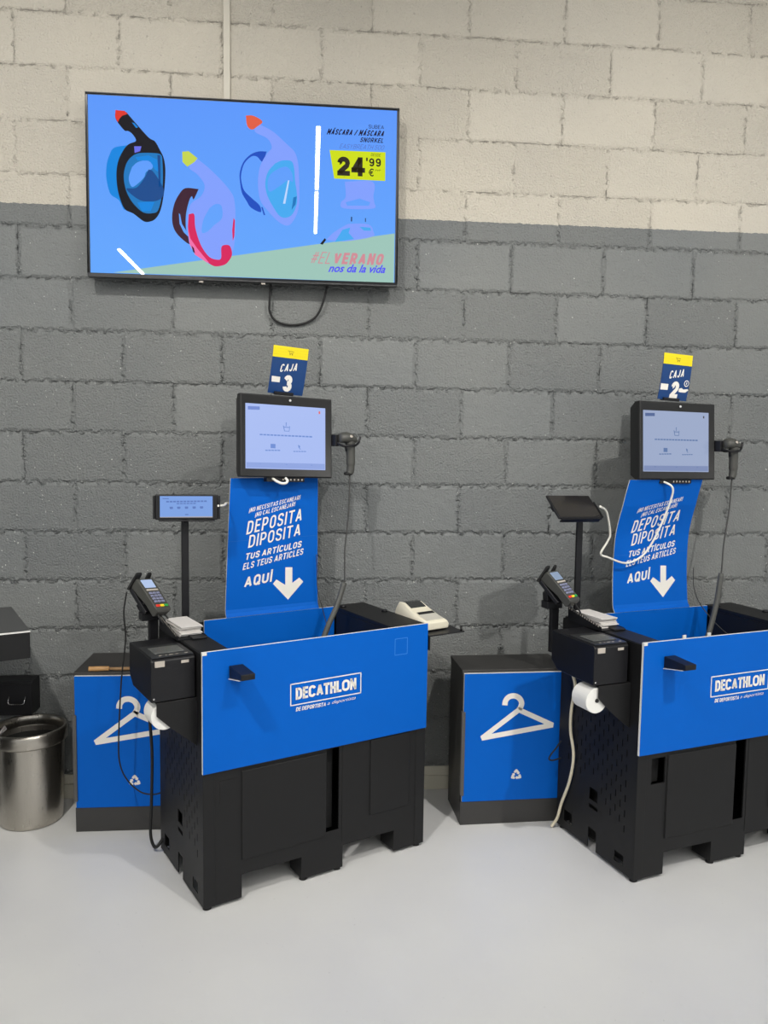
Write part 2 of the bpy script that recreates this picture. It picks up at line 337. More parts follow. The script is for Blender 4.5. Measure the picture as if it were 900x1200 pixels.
# condensed sans capitals drawn as strokes: name -> (natural width, [(points, curved)])
def _arc(cx, cy, rx, ry, a0, a1, n=8): return [(cx+rx*math.cos(math.radians(a0+(a1-a0)*k/n)), cy+ry*math.sin(math.radians(a0+(a1-a0)*k/n))) for k in range(n+1)]
_S = [(1,.76),(.93,.92),(.5,1),(.07,.92),(0,.75),(.1,.6),(.5,.51),(.9,.41),(1,.25),(.93,.08),(.5,0),(.07,.08),(0,.24)]
_GAP = {'24': .08}
GL = {
 'A': (.52,[([(0,0),(.5,1)],0),([(.5,1),(1,0)],0),([(.18,.27),(.82,.27)],0)]),
 'B': (.46,[([(0,0),(0,1)],0),([(0,1),(.6,1)]+_arc(.6,.76,.36,.24,90,-90)+[(0,.52)],0),([(.6,.52)]+_arc(.62,.26,.38,.26,90,-90)+[(0,0)],0)]),
 'C': (.46,[(_arc(.5,.74,.5,.26,12,180)+_arc(.5,.26,.5,.26,180,348),0)]),
 'D': (.46,[([(0,0),(0,1)],0),([(0,1)]+_arc(.45,.70,.55,.30,90,0)+_arc(.45,.30,.55,.30,0,-90)+[(0,0)],0)]),
 'E': (.38,[([(0,0),(0,1)],0),([(0,1),(1,1)],0),([(0,.52),(.85,.52)],0),([(0,0),(1,0)],0)]),
 'H': (.47,[([(0,0),(0,1)],0),([(1,0),(1,1)],0),([(0,.5),(1,.5)],0)]),
 'I': (0.0,[([(.5,0),(.5,1)],0)]),
 'J': (.36,[([(1,1),(1,.24)]+_arc(.5,.24,.5,.24,0,-180),0)]),
 'K': (.46,[([(0,0),(0,1)],0),([(0,.38),(1,1)],0),([(.35,.58),(1,0)],0)]),
 'L': (.37,[([(0,1),(0,0)],0),([(0,0),(1,0)],0)]),
 'N': (.48,[([(0,0),(0,1)],0),([(1,0),(1,1)],0),([(0,1),(1,0)],0)]),
 'M': (.66,[([(0,0),(0,1)],0),([(1,0),(1,1)],0),([(0,1),(.5,.25)],0),([(.5,.25),(1,1)],0)]),
 'O': (.47,[(_arc(.5,.72,.5,.28,0,180)+_arc(.5,.28,.5,.28,180,360)+[(1,.72)],0)]),
 'P': (.45,[([(0,0),(0,1)],0),([(0,1),(.55,1)]+_arc(.55,.71,.45,.29,90,-90)+[(0,.42)],0)]),
 'Q': (.47,[(_arc(.5,.72,.5,.28,0,180)+_arc(.5,.28,.5,.28,180,360)+[(1,.72)],0),([(.62,.22),(1.08,-.06)],0)]),
 'R': (.46,[([(0,0),(0,1)],0),([(0,1),(.55,1)]+_arc(.55,.72,.42,.28,90,-90)+[(0,.44)],0),([(.5,.44),(1,0)],0)]),
 'S': (.44,[(_S,1)]),
 'T': (.46,[([(.5,0),(.5,1)],0),([(0,1),(1,1)],0)]),
 'U': (.46,[([(0,1)]+_arc(.5,.26,.5,.26,180,360)+[(1,1)],0)]),
 'V': (.50,[([(0,1),(.5,0)],0),([(.5,0),(1,1)],0)]),
 'Y': (.48,[([(0,1),(.5,.45)],0),([(1,1),(.5,.45)],0),([(.5,.45),(.5,0)],0)]),
 '/': (.34,[([(0,-.03),(1,1.03)],0)]),
 '#': (.50,[([(.22,0),(.42,1)],0),([(.60,0),(.80,1)],0),([(0,.34),(.95,.34)],0),([(.07,.67),(1,.67)],0)]),
 '!': (0.0,[([(.5,.32),(.5,1)],0),([(.5,0),(.5,.05)],0)]),
 '\u00a1': (0.0,[([(.5,-.18),(.5,.5)],0),([(.5,.75),(.5,.80)],0)]),
 '0': (.44,[(_arc(.5,.72,.5,.28,0,180)+_arc(.5,.28,.5,.28,180,360)+[(1,.72)],0)]),
 '2': (.44,[([(0,.74)]+_arc(.5,.74,.5,.26,180,0)+[(.93,.55),(.1,.12),(0,0)],0),([(0,0),(1,0)],0)]),
 '3': (.44,[([(0,.78)]+_arc(.5,.76,.46,.24,170,-80)+[(.35,.52)],0),([(.4,.52)]+_arc(.5,.26,.5,.26,85,-170)+[(0,.24)],0)]),
 '4': (.50,[([(.72,0),(.72,1)],0),([(.66,1),(0,.26)],0),([(0,.26),(1,.26)],0)]),
 '5': (.44,[([(.92,1),(.12,1)],0),([(.12,1),(.08,.55)],0),([(.08,.55),(.25,.62)]+_arc(.5,.31,.5,.31,90,-165),0)]),
 '9': (.44,[(_arc(.5,.70,.5,.30,0,360),0),([(1,.70),(.98,.3)]+_arc(.5,.26,.47,.26,-10,-160),0)]),
 "'": (0.0,[([(.5,.78),(.5,1.05)],0)]),
}
ACC = {'\u00c1': 'A', '\u00cd': 'I', '\u00c0': 'A'}
def put_caps(mb, s, bl, br, tl, wt, shear, mapf, off, phys, mi=0, gap=0.16, wide=None):
    """phys = physical size (x, y) of one unit of the map; wt = stroke weight / cap height"""
    BL, BR, TL = [Vector((p[0]*phys[0], p[1]*phys[1])) for p in (bl, br, tl)]
    H = (TL-BL).length; Wd = (BR-BL).length; ex = (BR-BL)/Wd; ey = (TL-BL)/H
    nat = []; x = 0.0
    for ch in s:
        c = ACC.get(ch, ch)
        if c == ' ': x += 0.26; continue
        w = (wide or {}).get(c, GL[c][0])
        nat.append((ch, c, x, w)); x += w+wt+gap
    inner = sum(n[3] for n in nat); total = x-gap; fixed = total-inner
    shx = shear
    k = (Wd/H-shx*0.6-fixed)/max(inner, 1e-6) if inner > 0 else 1
    kg = 1.0
    if k < 0.5 or k > 1.8:
        kg = (Wd/H-shx*0.6)/total; k = kg
    def real(px, py):
        v = BL+ex*((px+shx*py)*H)+ey*(py*H)
        return mapf(v.x/phys[0], v.y/phys[1], off)
    hw = wt/2; acc = 0.0; x = 0.0; first = True
    pos = 0.0
    for ch in s:
        c = ACC.get(ch, ch)
        if c == ' ': pos += 0.26*kg; continue
        w = (wide or {}).get(c, GL[c][0])*k; x0 = pos+hw
        strokes = list(GL[c][1])
        if ch in ACC: strokes.append(([(.5-.04/max(w,.2),1.14),(.5+.14/max(w,.2),1.32)], 2))
        for pts, cur in strokes:
            P = [Vector((x0+p[0]*w, hw+p[1]*(1-wt), 0)) for p in pts]
            if cur == 1: P = smooth_path(P, 4)
            P = [p.xy for p in P]
            if len(P) == 2 and cur != 2:
                d = (P[1]-P[0]).normalized(); e = hw if (abs(d.x) < .05 or abs(d.y) < .05) else hw*0.35
                P = [P[0]-d*e, P[1]+d*e]
            n = len(P); Ls = []; Rs = []
            closed = n > 4 and (P[0]-P[-1]).length < 1e-4
            for i, p in enumerate(P):
                a = P[i-1] if i > 0 else (P[-2] if closed else p); b = P[i+1] if i < n-1 else (P[1] if closed else p)
                t = b-a
                if t.length < 1e-6: t = Vector((1, 0))
                t.normalize(); nn = Vector((-t.y, t.x))*hw; Ls.append(p+nn); Rs.append(p-nn)
            mb.add([real(q.x, q.y) for q in Ls+Rs], [(i, i+1, n+i+1, n+i) for i in range(n-1)], mi)
        pos += w+wt+gap*kg
# ------------------------------------------------------------------ baked outlines (unit coordinates of each board or screen)
TVART = [('tv_green',[(0.0777,0.0282),(0.9899,0.303),(0.9897,0.0191),(0.5307,0.026)],1),('tv_cyan',[(0.1347,0.7253),(0.0888,0.7085),(0.073,0.6679),(0.0639,0.6146),(0.0618,0.5485),(0.0685,0.4829),(0.0776,0.4504),(0.1002,0.4253),(0.1149,0.3763),(0.1208,0.3867),(0.1081,0.4392),(0.1051,0.5054),(0.106,0.5716),(0.1106,0.6313),(0.1226,0.6783),(0.1307,0.7118)],1),('tv_black',[(0.0934,0.9078),(0.1255,0.9009),(0.1329,0.8886),(0.1627,0.8311),(0.1964,0.7697),(0.2153,0.7515),(0.2303,0.7066),(0.2414,0.6678),(0.2467,0.6152),(0.2461,0.5487),(0.2414,0.4683),(0.2308,0.3805),(0.2148,0.3325),(0.1952,0.3145),(0.1759,0.3166),(0.1454,0.3549),(0.1188,0.3766),(0.1041,0.4322),(0.0955,0.498),(0.0938,0.5773),(0.1012,0.6438),(0.1192,0.7043),(0.1348,0.7318),(0.156,0.75),(0.145,0.7851),(0.1318,0.8004),(0.1204,0.8027),(0.1001,0.8434),(0.0921,0.872)],2),('tv_red',[(0.0934,0.9091),(0.1218,0.9071),(0.1311,0.8917),(0.1138,0.8804),(0.1053,0.8634),(0.1001,0.8434),(0.0921,0.872)],3),('tv_blue',[(0.1493,0.6738),(0.1686,0.6852),(0.2108,0.6886),(0.2338,0.6804),(0.2381,0.6411),(0.2391,0.5482),(0.2347,0.4545),(0.2231,0.38),(0.2074,0.3622),(0.1764,0.3636),(0.1461,0.4084),(0.1275,0.4604),(0.1186,0.5129),(0.1166,0.5658),(0.1238,0.6191),(0.1357,0.653)],3),('tv_sky',[(0.1428,0.6074),(0.1603,0.6351),(0.1873,0.6471),(0.2045,0.6319),(0.2061,0.6055),(0.1866,0.5842),(0.1785,0.5504),(0.1472,0.5017),(0.1359,0.5142),(0.1325,0.5537)],4),('tv_deep',[(0.1945,0.598),(0.2097,0.5859),(0.2398,0.5016),(0.2354,0.4478),(0.208,0.4259),(0.1656,0.4297),(0.124,0.4868),(0.1548,0.4956),(0.1785,0.5438)],5),('tv_cyan',[(0.1577,0.4159),(0.1926,0.4249),(0.2119,0.4228),(0.1997,0.3718),(0.1726,0.3701)],5),('tv_deep',[(0.2223,0.6795),(0.2319,0.677),(0.2321,0.5077),(0.2263,0.5073)],5),('tv_cyan',[(0.153,0.6609),(0.1953,0.6741),(0.222,0.6531),(0.2252,0.587),(0.2137,0.5995),(0.1988,0.6447),(0.1605,0.645)],4),('tv_violet',[(0.1499,0.7199),(0.1728,0.7218),(0.1687,0.6951),(0.1514,0.6839)],3),('tv_cyan',[(0.1438,0.8471),(0.1514,0.8445),(0.1633,0.8227),(0.1568,0.8188)],3),('tv_brown',[(0.3516,0.5043),(0.3095,0.5059),(0.2881,0.467),(0.2735,0.4134),(0.2668,0.3471),(0.2712,0.2878),(0.2881,0.2424),(0.3204,0.1997),(0.3265,0.2314),(0.3121,0.2704),(0.3099,0.33),(0.313,0.3831),(0.3223,0.443),(0.3302,0.4633),(0.3358,0.4472)],1),('tv_sky',[(0.2884,0.3683),(0.2922,0.3619),(0.2982,0.3094),(0.3208,0.2477),(0.3196,0.2376),(0.3036,0.2633),(0.2906,0.3089)],2),('tv_yellow',[(0.3004,0.7031),(0.3206,0.708),(0.3489,0.6711),(0.3392,0.6508),(0.3161,0.6229),(0.3011,0.6479)],3),('tv_lav',[(0.3489,0.6679),(0.3945,0.6059),(0.4479,0.5111),(0.467,0.4329),(0.4669,0.2329),(0.4539,0.1381),(0.4381,0.0969),(0.4107,0.082),(0.3835,0.094),(0.3566,0.1262),(0.3393,0.1453),(0.3223,0.1978),(0.316,0.2773),(0.3159,0.3568),(0.3279,0.4236),(0.359,0.4653),(0.3709,0.5254),(0.3483,0.5828),(0.3218,0.6201)],2),('tv_crimson',[(0.3198,0.3637),(0.3371,0.3648),(0.3404,0.2921),(0.3571,0.1998),(0.3838,0.1343),(0.4109,0.119),(0.4227,0.1297),(0.423,0.1834),(0.4308,0.2006),(0.4503,0.1984),(0.4579,0.1518),(0.446,0.1108),(0.4303,0.0898),(0.4029,0.0816),(0.3797,0.1006),(0.3451,0.139),(0.3261,0.1914),(0.3172,0.2774)],3),('tv_pink',[(0.3173,0.2906),(0.3245,0.2313),(0.3454,0.1791),(0.3836,0.1008),(0.3778,0.1005),(0.3393,0.142),(0.3223,0.1978)],4),('tv_sky',[(0.3855,0.401),(0.4049,0.4255),(0.4242,0.4168),(0.4258,0.3505),(0.4004,0.309),(0.3808,0.2745),(0.3614,0.2667),(0.3658,0.3335)],3),('tv_crimson',[(0.4627,0.3529),(0.4673,0.3398),(0.4654,0.2529),(0.4602,0.2258),(0.4585,0.2859)],3),('tv_brown',[(0.3281,0.1915),(0.3357,0.1786),(0.3393,0.1487),(0.3328,0.1583)],5),('tv_navy',[(0.5692,0.7263),(0.5418,0.7241),(0.5161,0.7036),(0.4941,0.6617),(0.483,0.6051),(0.4835,0.5555),(0.4898,0.4937),(0.5043,0.451),(0.5189,0.4145),(0.5501,0.3914),(0.5465,0.4288),(0.5227,0.4648),(0.4972,0.5067),(0.4883,0.5559),(0.4877,0.5993),(0.4977,0.6558),(0.5198,0.6946),(0.538,0.696),(0.5563,0.6696)],1),('tv_navy',[(0.552,0.4198),(0.5564,0.4201),(0.5648,0.3766),(0.56,0.3763)],1),('tv_orange',[(0.5023,0.9156),(0.5241,0.9175),(0.5477,0.9),(0.5549,0.8822),(0.5385,0.8593),(0.5257,0.8429),(0.5148,0.845),(0.5058,0.8657)],3),('tv_lav',[(0.5421,0.875),(0.5895,0.836),(0.6335,0.7717),(0.6593,0.7303),(0.6704,0.669),(0.6742,0.5693),(0.6743,0.4436),(0.6631,0.3734),(0.6408,0.3246),(0.6111,0.3386),(0.5741,0.3992),(0.5484,0.4603),(0.5413,0.5597),(0.5489,0.6473),(0.571,0.7172),(0.5857,0.7493),(0.5712,0.7975),(0.5311,0.8311)],2),('tv_blue2',[(0.5966,0.6633),(0.6187,0.6806),(0.6482,0.6797),(0.6575,0.643),(0.6612,0.5683),(0.6668,0.506),(0.6668,0.4431),(0.6482,0.3788),(0.6148,0.3704),(0.5853,0.4377),(0.5688,0.4992),(0.5652,0.5614),(0.5745,0.6181)],3),('tv_sky',[(0.6113,0.6396),(0.6335,0.6475),(0.6501,0.6175),(0.6538,0.5678),(0.6371,0.5728),(0.6112,0.5397),(0.578,0.5061),(0.5726,0.5619),(0.5837,0.6064)],4),('tv_blue',[(0.6557,0.4801),(0.6668,0.4872),(0.6631,0.4429),(0.6501,0.4105)],4),('tv_white',[(0.6379,0.5729),(0.6427,0.5732),(0.6297,0.4438),(0.6223,0.4433)],5),('tv_lav',[(0.8234,0.5804),(0.9147,0.5869),(0.9177,0.5062),(0.9205,0.4723),(0.9182,0.4379),(0.8216,0.4315),(0.8113,0.4649),(0.8263,0.4957)],1),('tv_sky',[(0.8265,0.466),(0.872,0.4903),(0.9078,0.4714),(0.9028,0.4523),(0.8316,0.4476)],2),('tv_lav',[(0.7639,0.2527),(0.7866,0.2926),(0.822,0.3333),(0.8448,0.3475),(0.9034,0.3469),(0.919,0.3091),(0.9141,0.2787),(0.8223,0.2475)],2),('tv_blue2',[(0.8729,0.3321),(0.9087,0.33),(0.9113,0.313),(0.8883,0.3116)],3),('tv_blue2',[(0.7919,0.2414),(0.817,0.3116),(0.8423,0.326),(0.8374,0.2956),(0.8554,0.2623)],3),('tv_black',[(0.7438,0.2283),(0.7589,0.2609),(0.7639,0.2527),(0.7524,0.2237)],3),('tv_black',[(0.8446,0.3861),(0.8482,0.3863),(0.8483,0.3606),(0.8447,0.3604)],3),('tv_black',[(0.891,0.3822),(0.8935,0.3823),(0.8936,0.3609),(0.8911,0.3607)],3),('tv_lime',[(0.7725,0.7508),(0.9557,0.7536),(0.9559,0.5942),(0.7881,0.5947)],2)]
TVTEXT = [('SUBEA', 'tv_ink', (0.8991, 0.8793), (0.9492, 0.8793), (0.899, 0.9002), 0.004, 0, 3), ('MÁSCARA / MÁSCARA', 'tv_ink', (0.7623, 0.8352), (0.9495, 0.839), (0.7647, 0.8671), 0.014, 0.25, 3), ('SNORKEL', 'tv_ink', (0.8703, 0.8023), (0.9487, 0.8036), (0.8717, 0.8284), 0.014, 0.25, 3), ('EASYBREATH 500', 'tv_grey', (0.8041, 0.7626), (0.9501, 0.7649), (0.806, 0.7878), 0, 0.25, 3), ('24', 'tv_dark', (0.7981, 0.6123), (0.8891, 0.6131), (0.7977, 0.7176), 0.035, 0, 3), ("'99", 'tv_dark', (0.8923, 0.6701), (0.9411, 0.6712), (0.892, 0.7165), 0.02, 0, 3), ('€', 'tv_dark', (0.9008, 0.6156), (0.918, 0.6152), (0.9005, 0.6597), 0.02, 0, 3), ('PVP', 'tv_dark', (0.9219, 0.6452), (0.9407, 0.6457), (0.9219, 0.6545), 0, 0.2, 3), ('DESDE', 'tv_dark', (0.9077, 0.7278), (0.9402, 0.727), (0.9076, 0.7439), 0, 0.2, 3), ('#EL', 'tv_rose', (0.7101, 0.1182), (0.7811, 0.1176), (0.7151, 0.1838), -0.004, 0.25, 3), ('VERANO', 'tv_rose', (0.7847, 0.1178), (0.9528, 0.1205), (0.787, 0.1826), 0.03, 0.2, 3), ('nos da la vida', 'tv_script', (0.7711, 0.0712), (0.9598, 0.0755), (0.7735, 0.1172), 0.025, 0.35, 3)]
SIGNTEXT = [('¡NO NECESITAS ESCANEAR!', 'w', (0.2127, 0.7498), (0.7917, 0.8368), (0.2117, 0.7813), 0.008, 0.2, 3), ('¡NO CAL ESCANEJAR!', 'w', (0.2806, 0.7158), (0.7331, 0.7882), (0.2797, 0.7474), 0.008, 0.2, 3), ('DEPOSITA', 'w', (0.1914, 0.5908), (0.8153, 0.6769), (0.1962, 0.6855), 0.006, 0.1, 3), ('DIPOSITA', 'w', (0.2156, 0.4927), (0.8007, 0.5658), (0.218, 0.5829), 0.006, 0.1, 3), ('TUS ARTÍCULOS', 'w', (0.1872, 0.4044), (0.8123, 0.4762), (0.1908, 0.4523), 0.02, 0.15, 3), ('ELS TEUS ARTICLES', 'w', (0.1638, 0.333), (0.8326, 0.4189), (0.1673, 0.3804), 0.01, 0.15, 3), ('AQUÍ', 'w', (0.1837, 0.2029), (0.486, 0.2322), (0.1862, 0.2811), 0.02, 0.1, 3)]
SIGNARROW = [(0.6305,0.3303),(0.7094,0.3268),(0.71,0.2077),(0.7893,0.2439),(0.8352,0.2102),(0.6633,0.0842),(0.4944,0.2139),(0.5321,0.2442),(0.6318,0.1974)]
CAJA3 = [('CAJA','w',(0.246,0.4579),(0.7349,0.5202),(0.2515,0.6259),0.006,0.15,3),('3','w',(0.3948,0.0549),(0.6624,0.0548),(0.3698,0.4157),0.03,0.05,3)]
C3CARD = [(0.0494,0.3624),(0.2854,0.3589),(0.2913,0.2417),(0.0608,0.2424)]
C3BAND = [(0.0004,0.9993),(0.9998,0.9994),(1.014,0.763),(0.0012,0.7689)]
C3CART = [(0.3898,0.9556),(0.4388,0.9481),(0.4663,0.9154),(0.5846,0.9096),(0.5739,0.854),(0.4727,0.8536),(0.432,0.9281),(0.3986,0.9369)]
CAJA2 = [('CAJA','w',(0.2594,0.4496),(0.7665,0.5274),(0.2567,0.6228),0.006,0.15,3),('2','w',(0.3792,0.0393),(0.6604,0.046),(0.3698,0.4063),0.03,0.05,3),('0','w',(0.8537,0.2951),(0.9518,0.3012),(0.8426,0.4093),0.01,0,3)]
C2CARD = [(0.0188,0.3398),(0.2744,0.3383),(0.2805,0.2092),(0.025,0.2056)]
C2BAND = [(0.0001,0.9992),(0.9999,1.0006),(1.0175,0.7746),(0.0146,0.7587)]
C2HAND = [(0.6657,0.2627),(0.7508,0.2804),(0.8154,0.2515),(0.9583,0.2688),(1.0034,0.247),(0.9045,0.1871),(0.7402,0.1846),(0.6617,0.192)]
C2COIN = [(0.8894,0.3507),(0.9928,0.3569)]
HOOK = [(0.1664,0.4791),(0.1692,0.4971),(0.1821,0.5122),(0.2041,0.5157),(0.224,0.5058),(0.2337,0.4864),(0.2298,0.4692),(0.2235,0.4604)]
HANG = [(0.2235,0.4596),(0.0777,0.3506),(0.3628,0.3945)]
RECYC = [(0.2215,0.1998),(0.2426,0.1992)]
UI = [('ui_label',[(0.0193,0.9658),(0.1638,0.9706),(0.1637,0.9181),(0.0193,0.912)]),('ui_red',[(0.9198,0.9557),(0.9398,0.9554),(0.9397,0.9138),(0.9197,0.9141)]),('ui_mid',[(0.4529,0.6894),(0.4659,0.6865),(0.4774,0.6082),(0.5299,0.6076),(0.5359,0.6855),(0.5447,0.6842),(0.5357,0.5988),(0.4701,0.5986)]),('ui_mid',[(0.4659,0.6718),(0.5359,0.6707),(0.5329,0.6576),(0.4688,0.6591)]),('ui_mid',[(0.4893,0.7433),(0.5009,0.7441),(0.4979,0.6812),(0.4892,0.6807)]),('ui_mid',[(0.1635,0.5389),(0.1986,0.5391),(0.1986,0.5174),(0.1635,0.5172)]),('ui_mid',[(0.2071,0.5391),(0.2423,0.5393),(0.2423,0.5174),(0.207,0.5173)]),('ui_mid',[(0.2508,0.5393),(0.2862,0.5395),(0.2862,0.5175),(0.2508,0.5174)]),('ui_mid',[(0.2948,0.5395),(0.3304,0.5397),(0.3304,0.5176),(0.2947,0.5174)]),('ui_mid',[(0.339,0.5397),(0.3748,0.5399),(0.3747,0.5176),(0.3389,0.5175)]),('ui_mid',[(0.3834,0.54),(0.4194,0.5401),(0.4194,0.5177),(0.3834,0.5176)]),('ui_mid',[(0.4281,0.5402),(0.4643,0.5404),(0.4642,0.5178),(0.428,0.5176)]),('ui_mid',[(0.473,0.5404),(0.5093,0.5406),(0.5093,0.5178),(0.4729,0.5177)]),('ui_mid',[(0.5181,0.5406),(0.5547,0.5408),(0.5546,0.5179),(0.5181,0.5178)]),('ui_mid',[(0.5635,0.5408),(0.6003,0.541),(0.6002,0.518),(0.5635,0.5178)]),('ui_mid',[(0.6091,0.541),(0.6461,0.5412),(0.6461,0.518),(0.6091,0.5179)]),('ui_mid',[(0.655,0.5413),(0.6922,0.5415),(0.6921,0.5181),(0.655,0.518)]),('ui_mid',[(0.7011,0.5415),(0.7385,0.5417),(0.7384,0.5182),(0.7011,0.518)]),('ui_mid',[(0.7475,0.5417),(0.7851,0.5419),(0.785,0.5182),(0.7474,0.5181)]),('ui_mid',[(0.7941,0.542),(0.8319,0.5421),(0.8318,0.5183),(0.7941,0.5182)]),('ui_mid',[(0.2975,0.3884),(0.3588,0.3876),(0.3587,0.3183),(0.2974,0.3193)]),('ui_mid',[(0.6458,0.39),(0.6754,0.3691),(0.6679,0.3316),(0.6902,0.3215),(0.6679,0.3168),(0.6531,0.3496)]),('ui_mid',[(0.2308,0.2911),(0.2619,0.2906),(0.2619,0.2725),(0.2308,0.2731)]),('ui_mid',[(0.5866,0.2875),(0.6145,0.2868),(0.6145,0.272),(0.5865,0.2727)]),('ui_mid',[(0.269,0.2927),(0.3002,0.2922),(0.3002,0.2741),(0.269,0.2746)]),('ui_mid',[(0.6205,0.2889),(0.6486,0.2882),(0.6485,0.2733),(0.6204,0.2741)]),('ui_mid',[(0.3073,0.2943),(0.3387,0.2938),(0.3387,0.2756),(0.3073,0.2762)]),('ui_mid',[(0.6545,0.2903),(0.6827,0.2896),(0.6827,0.2747),(0.6545,0.2754)]),('ui_mid',[(0.3458,0.2959),(0.3774,0.2954),(0.3773,0.2772),(0.3458,0.2777)]),('ui_mid',[(0.6887,0.2917),(0.717,0.291),(0.717,0.2761),(0.6886,0.2768)]),('ui_mid',[(0.3845,0.2976),(0.4162,0.297),(0.4162,0.2788),(0.3845,0.2793)]),('ui_mid',[(0.723,0.2931),(0.7514,0.2923),(0.7514,0.2774),(0.7229,0.2782)]),('ui_bar',[(-0.0,0.0855),(1.0003,0.0907),(1.0,0.0),(-0.0,0.0)]),('ui_mid',[(0.1605,0.0759),(0.1773,0.0763),(0.1773,0.0619),(0.1605,0.0615)]),('ui_mid',[(0.4912,0.0707),(0.5057,0.0711),(0.5057,0.0565),(0.4911,0.0561)]),('ui_mid',[(0.8171,0.0724),(0.8337,0.0729),(0.8337,0.0579),(0.8171,0.0574)])]
TABUI = [('ui_mid',[(0.1177,0.7763),(0.1707,0.7781),(0.1726,0.7064),(0.1198,0.7046)]),('ui_mid',[(0.1834,0.7786),(0.2363,0.7805),(0.238,0.7088),(0.1852,0.7069)]),('ui_mid',[(0.249,0.7809),(0.3018,0.7828),(0.3033,0.7111),(0.2506,0.7092)]),('ui_mid',[(0.3145,0.7832),(0.3673,0.7851),(0.3686,0.7135),(0.316,0.7116)]),('ui_mid',[(0.38,0.7856),(0.4328,0.7874),(0.4339,0.7158),(0.3813,0.7139)]),('ui_mid',[(0.4454,0.7879),(0.4982,0.7897),(0.4991,0.7182),(0.4465,0.7163)]),('ui_mid',[(0.5108,0.7902),(0.5635,0.7921),(0.5642,0.7205),(0.5117,0.7186)]),('ui_mid',[(0.5761,0.7925),(0.6288,0.7944),(0.6293,0.7228),(0.5768,0.7209)]),('ui_mid',[(0.6414,0.7948),(0.694,0.7967),(0.6943,0.7252),(0.6419,0.7233)]),('ui_mid',[(0.7066,0.7971),(0.7592,0.799),(0.7593,0.7275),(0.7069,0.7256)]),('ui_mid',[(0.7718,0.7994),(0.8243,0.8013),(0.8243,0.7298),(0.7719,0.7279)]),('ui_mid',[(0.8369,0.8017),(0.8894,0.8036),(0.8891,0.7321),(0.8368,0.7303)]),('ui_mid',[(0.3146,0.6735),(0.3651,0.6753),(0.366,0.6232),(0.3157,0.6214)]),('ui_mid',[(0.3777,0.6758),(0.4282,0.6776),(0.429,0.6255),(0.3786,0.6237)]),('ui_mid',[(0.4408,0.678),(0.4912,0.6798),(0.4918,0.6278),(0.4415,0.6259)]),('ui_mid',[(0.5037,0.6803),(0.5541,0.6821),(0.5546,0.6301),(0.5044,0.6282)]),('ui_mid',[(0.5667,0.6826),(0.617,0.6844),(0.6174,0.6324),(0.5672,0.6305)]),('ui_mid',[(0.6296,0.6848),(0.6799,0.6867),(0.6801,0.6346),(0.63,0.6328)]),('ui_mid',[(0.1841,0.5035),(0.2427,0.5057),(0.2481,0.4544),(0.2411,0.3982),(0.1911,0.3963),(0.1813,0.4519)]),('ui_mid',[(0.3263,0.5088),(0.3848,0.5109),(0.3899,0.4597),(0.3825,0.4036),(0.3326,0.4017),(0.3232,0.4572)]),('ui_mid',[(0.4724,0.5142),(0.5308,0.5163),(0.5355,0.4652),(0.5279,0.4091),(0.4781,0.4072),(0.469,0.4627)]),('ui_mid',[(0.6183,0.5196),(0.6765,0.5218),(0.681,0.4706),(0.673,0.4146),(0.6232,0.4127),(0.6145,0.4681)]),('ui_mid',[(0.7597,0.5248),(0.8179,0.527),(0.822,0.4759),(0.8137,0.4199),(0.764,0.418),(0.7556,0.4734)]),('ui_mid',[(0.4753,0.1591),(0.5369,0.1616),(0.5374,0.1162),(0.4759,0.1138)]),('ui_mid',[(0.0501,0.9042),(0.1675,0.8986),(0.1685,0.8599),(0.0513,0.8655)]),('ui_bar',[(-0.0009,0.027),(1.0005,0.0537),(1.0,0.0),(0.0,0.0)])]

def word(mb, item, mapf, off, phys, mi=0, wt=None):
    str_, _c, bl, br, tl, bold, sh, l = item
    WT = {'DEPOSITA':.135,'DIPOSITA':.135,'TUS ARTÍCULOS':.19,'ELS TEUS ARTICLES':.16,'AQUÍ':.19,'¡NO NECESITAS ESCANEAR!':.15,'¡NO CAL ESCANEJAR!':.15,'CAJA':.14,'3':.24,'2':.24,
          'MÁSCARA / MÁSCARA':.18,'SNORKEL':.18,'EASYBREATH 500':.09,'24':.26,"'99":.2,'#EL':.08,'VERANO':.23,'SUBEA':.12,'DESDE':.1}
    if str_ in WT: put_caps(mb, str_, bl, br, tl, WT[str_], sh, mapf, off, phys, mi, gap=_GAP.get(str_, 0.16))
    else: put_text(mb, str_, bl, br, tl, bold, sh, mapf, off, mi)
# ------------------------------------------------------------------ the room
struct(MB().box(-5, 7, 0, 0.2, 0, 4.3).build('wall_back', wall_material()))
struct(MB().box(-5, 7, -13, 0.2, -0.1, 0).build('floor', floor_material()))
CEIL = mat('ceiling_paint', (120, 120, 118), 0.8)
struct(MB().box(-5, 7, -13, 0.2, 4.3, 4.4).build('ceiling', CEIL))
BBM = mat('cream_skirting', (196, 192, 176), 0.55, bump=0.3, bscale=40)
bb = MB().box(-5, 7, -0.012, 0, 0, 0.06); bb.box(-5, 7, -0.010, 0, 0.062, 0.101)
struct(bb.build('baseboard_back', BBM, bevel=0.002))
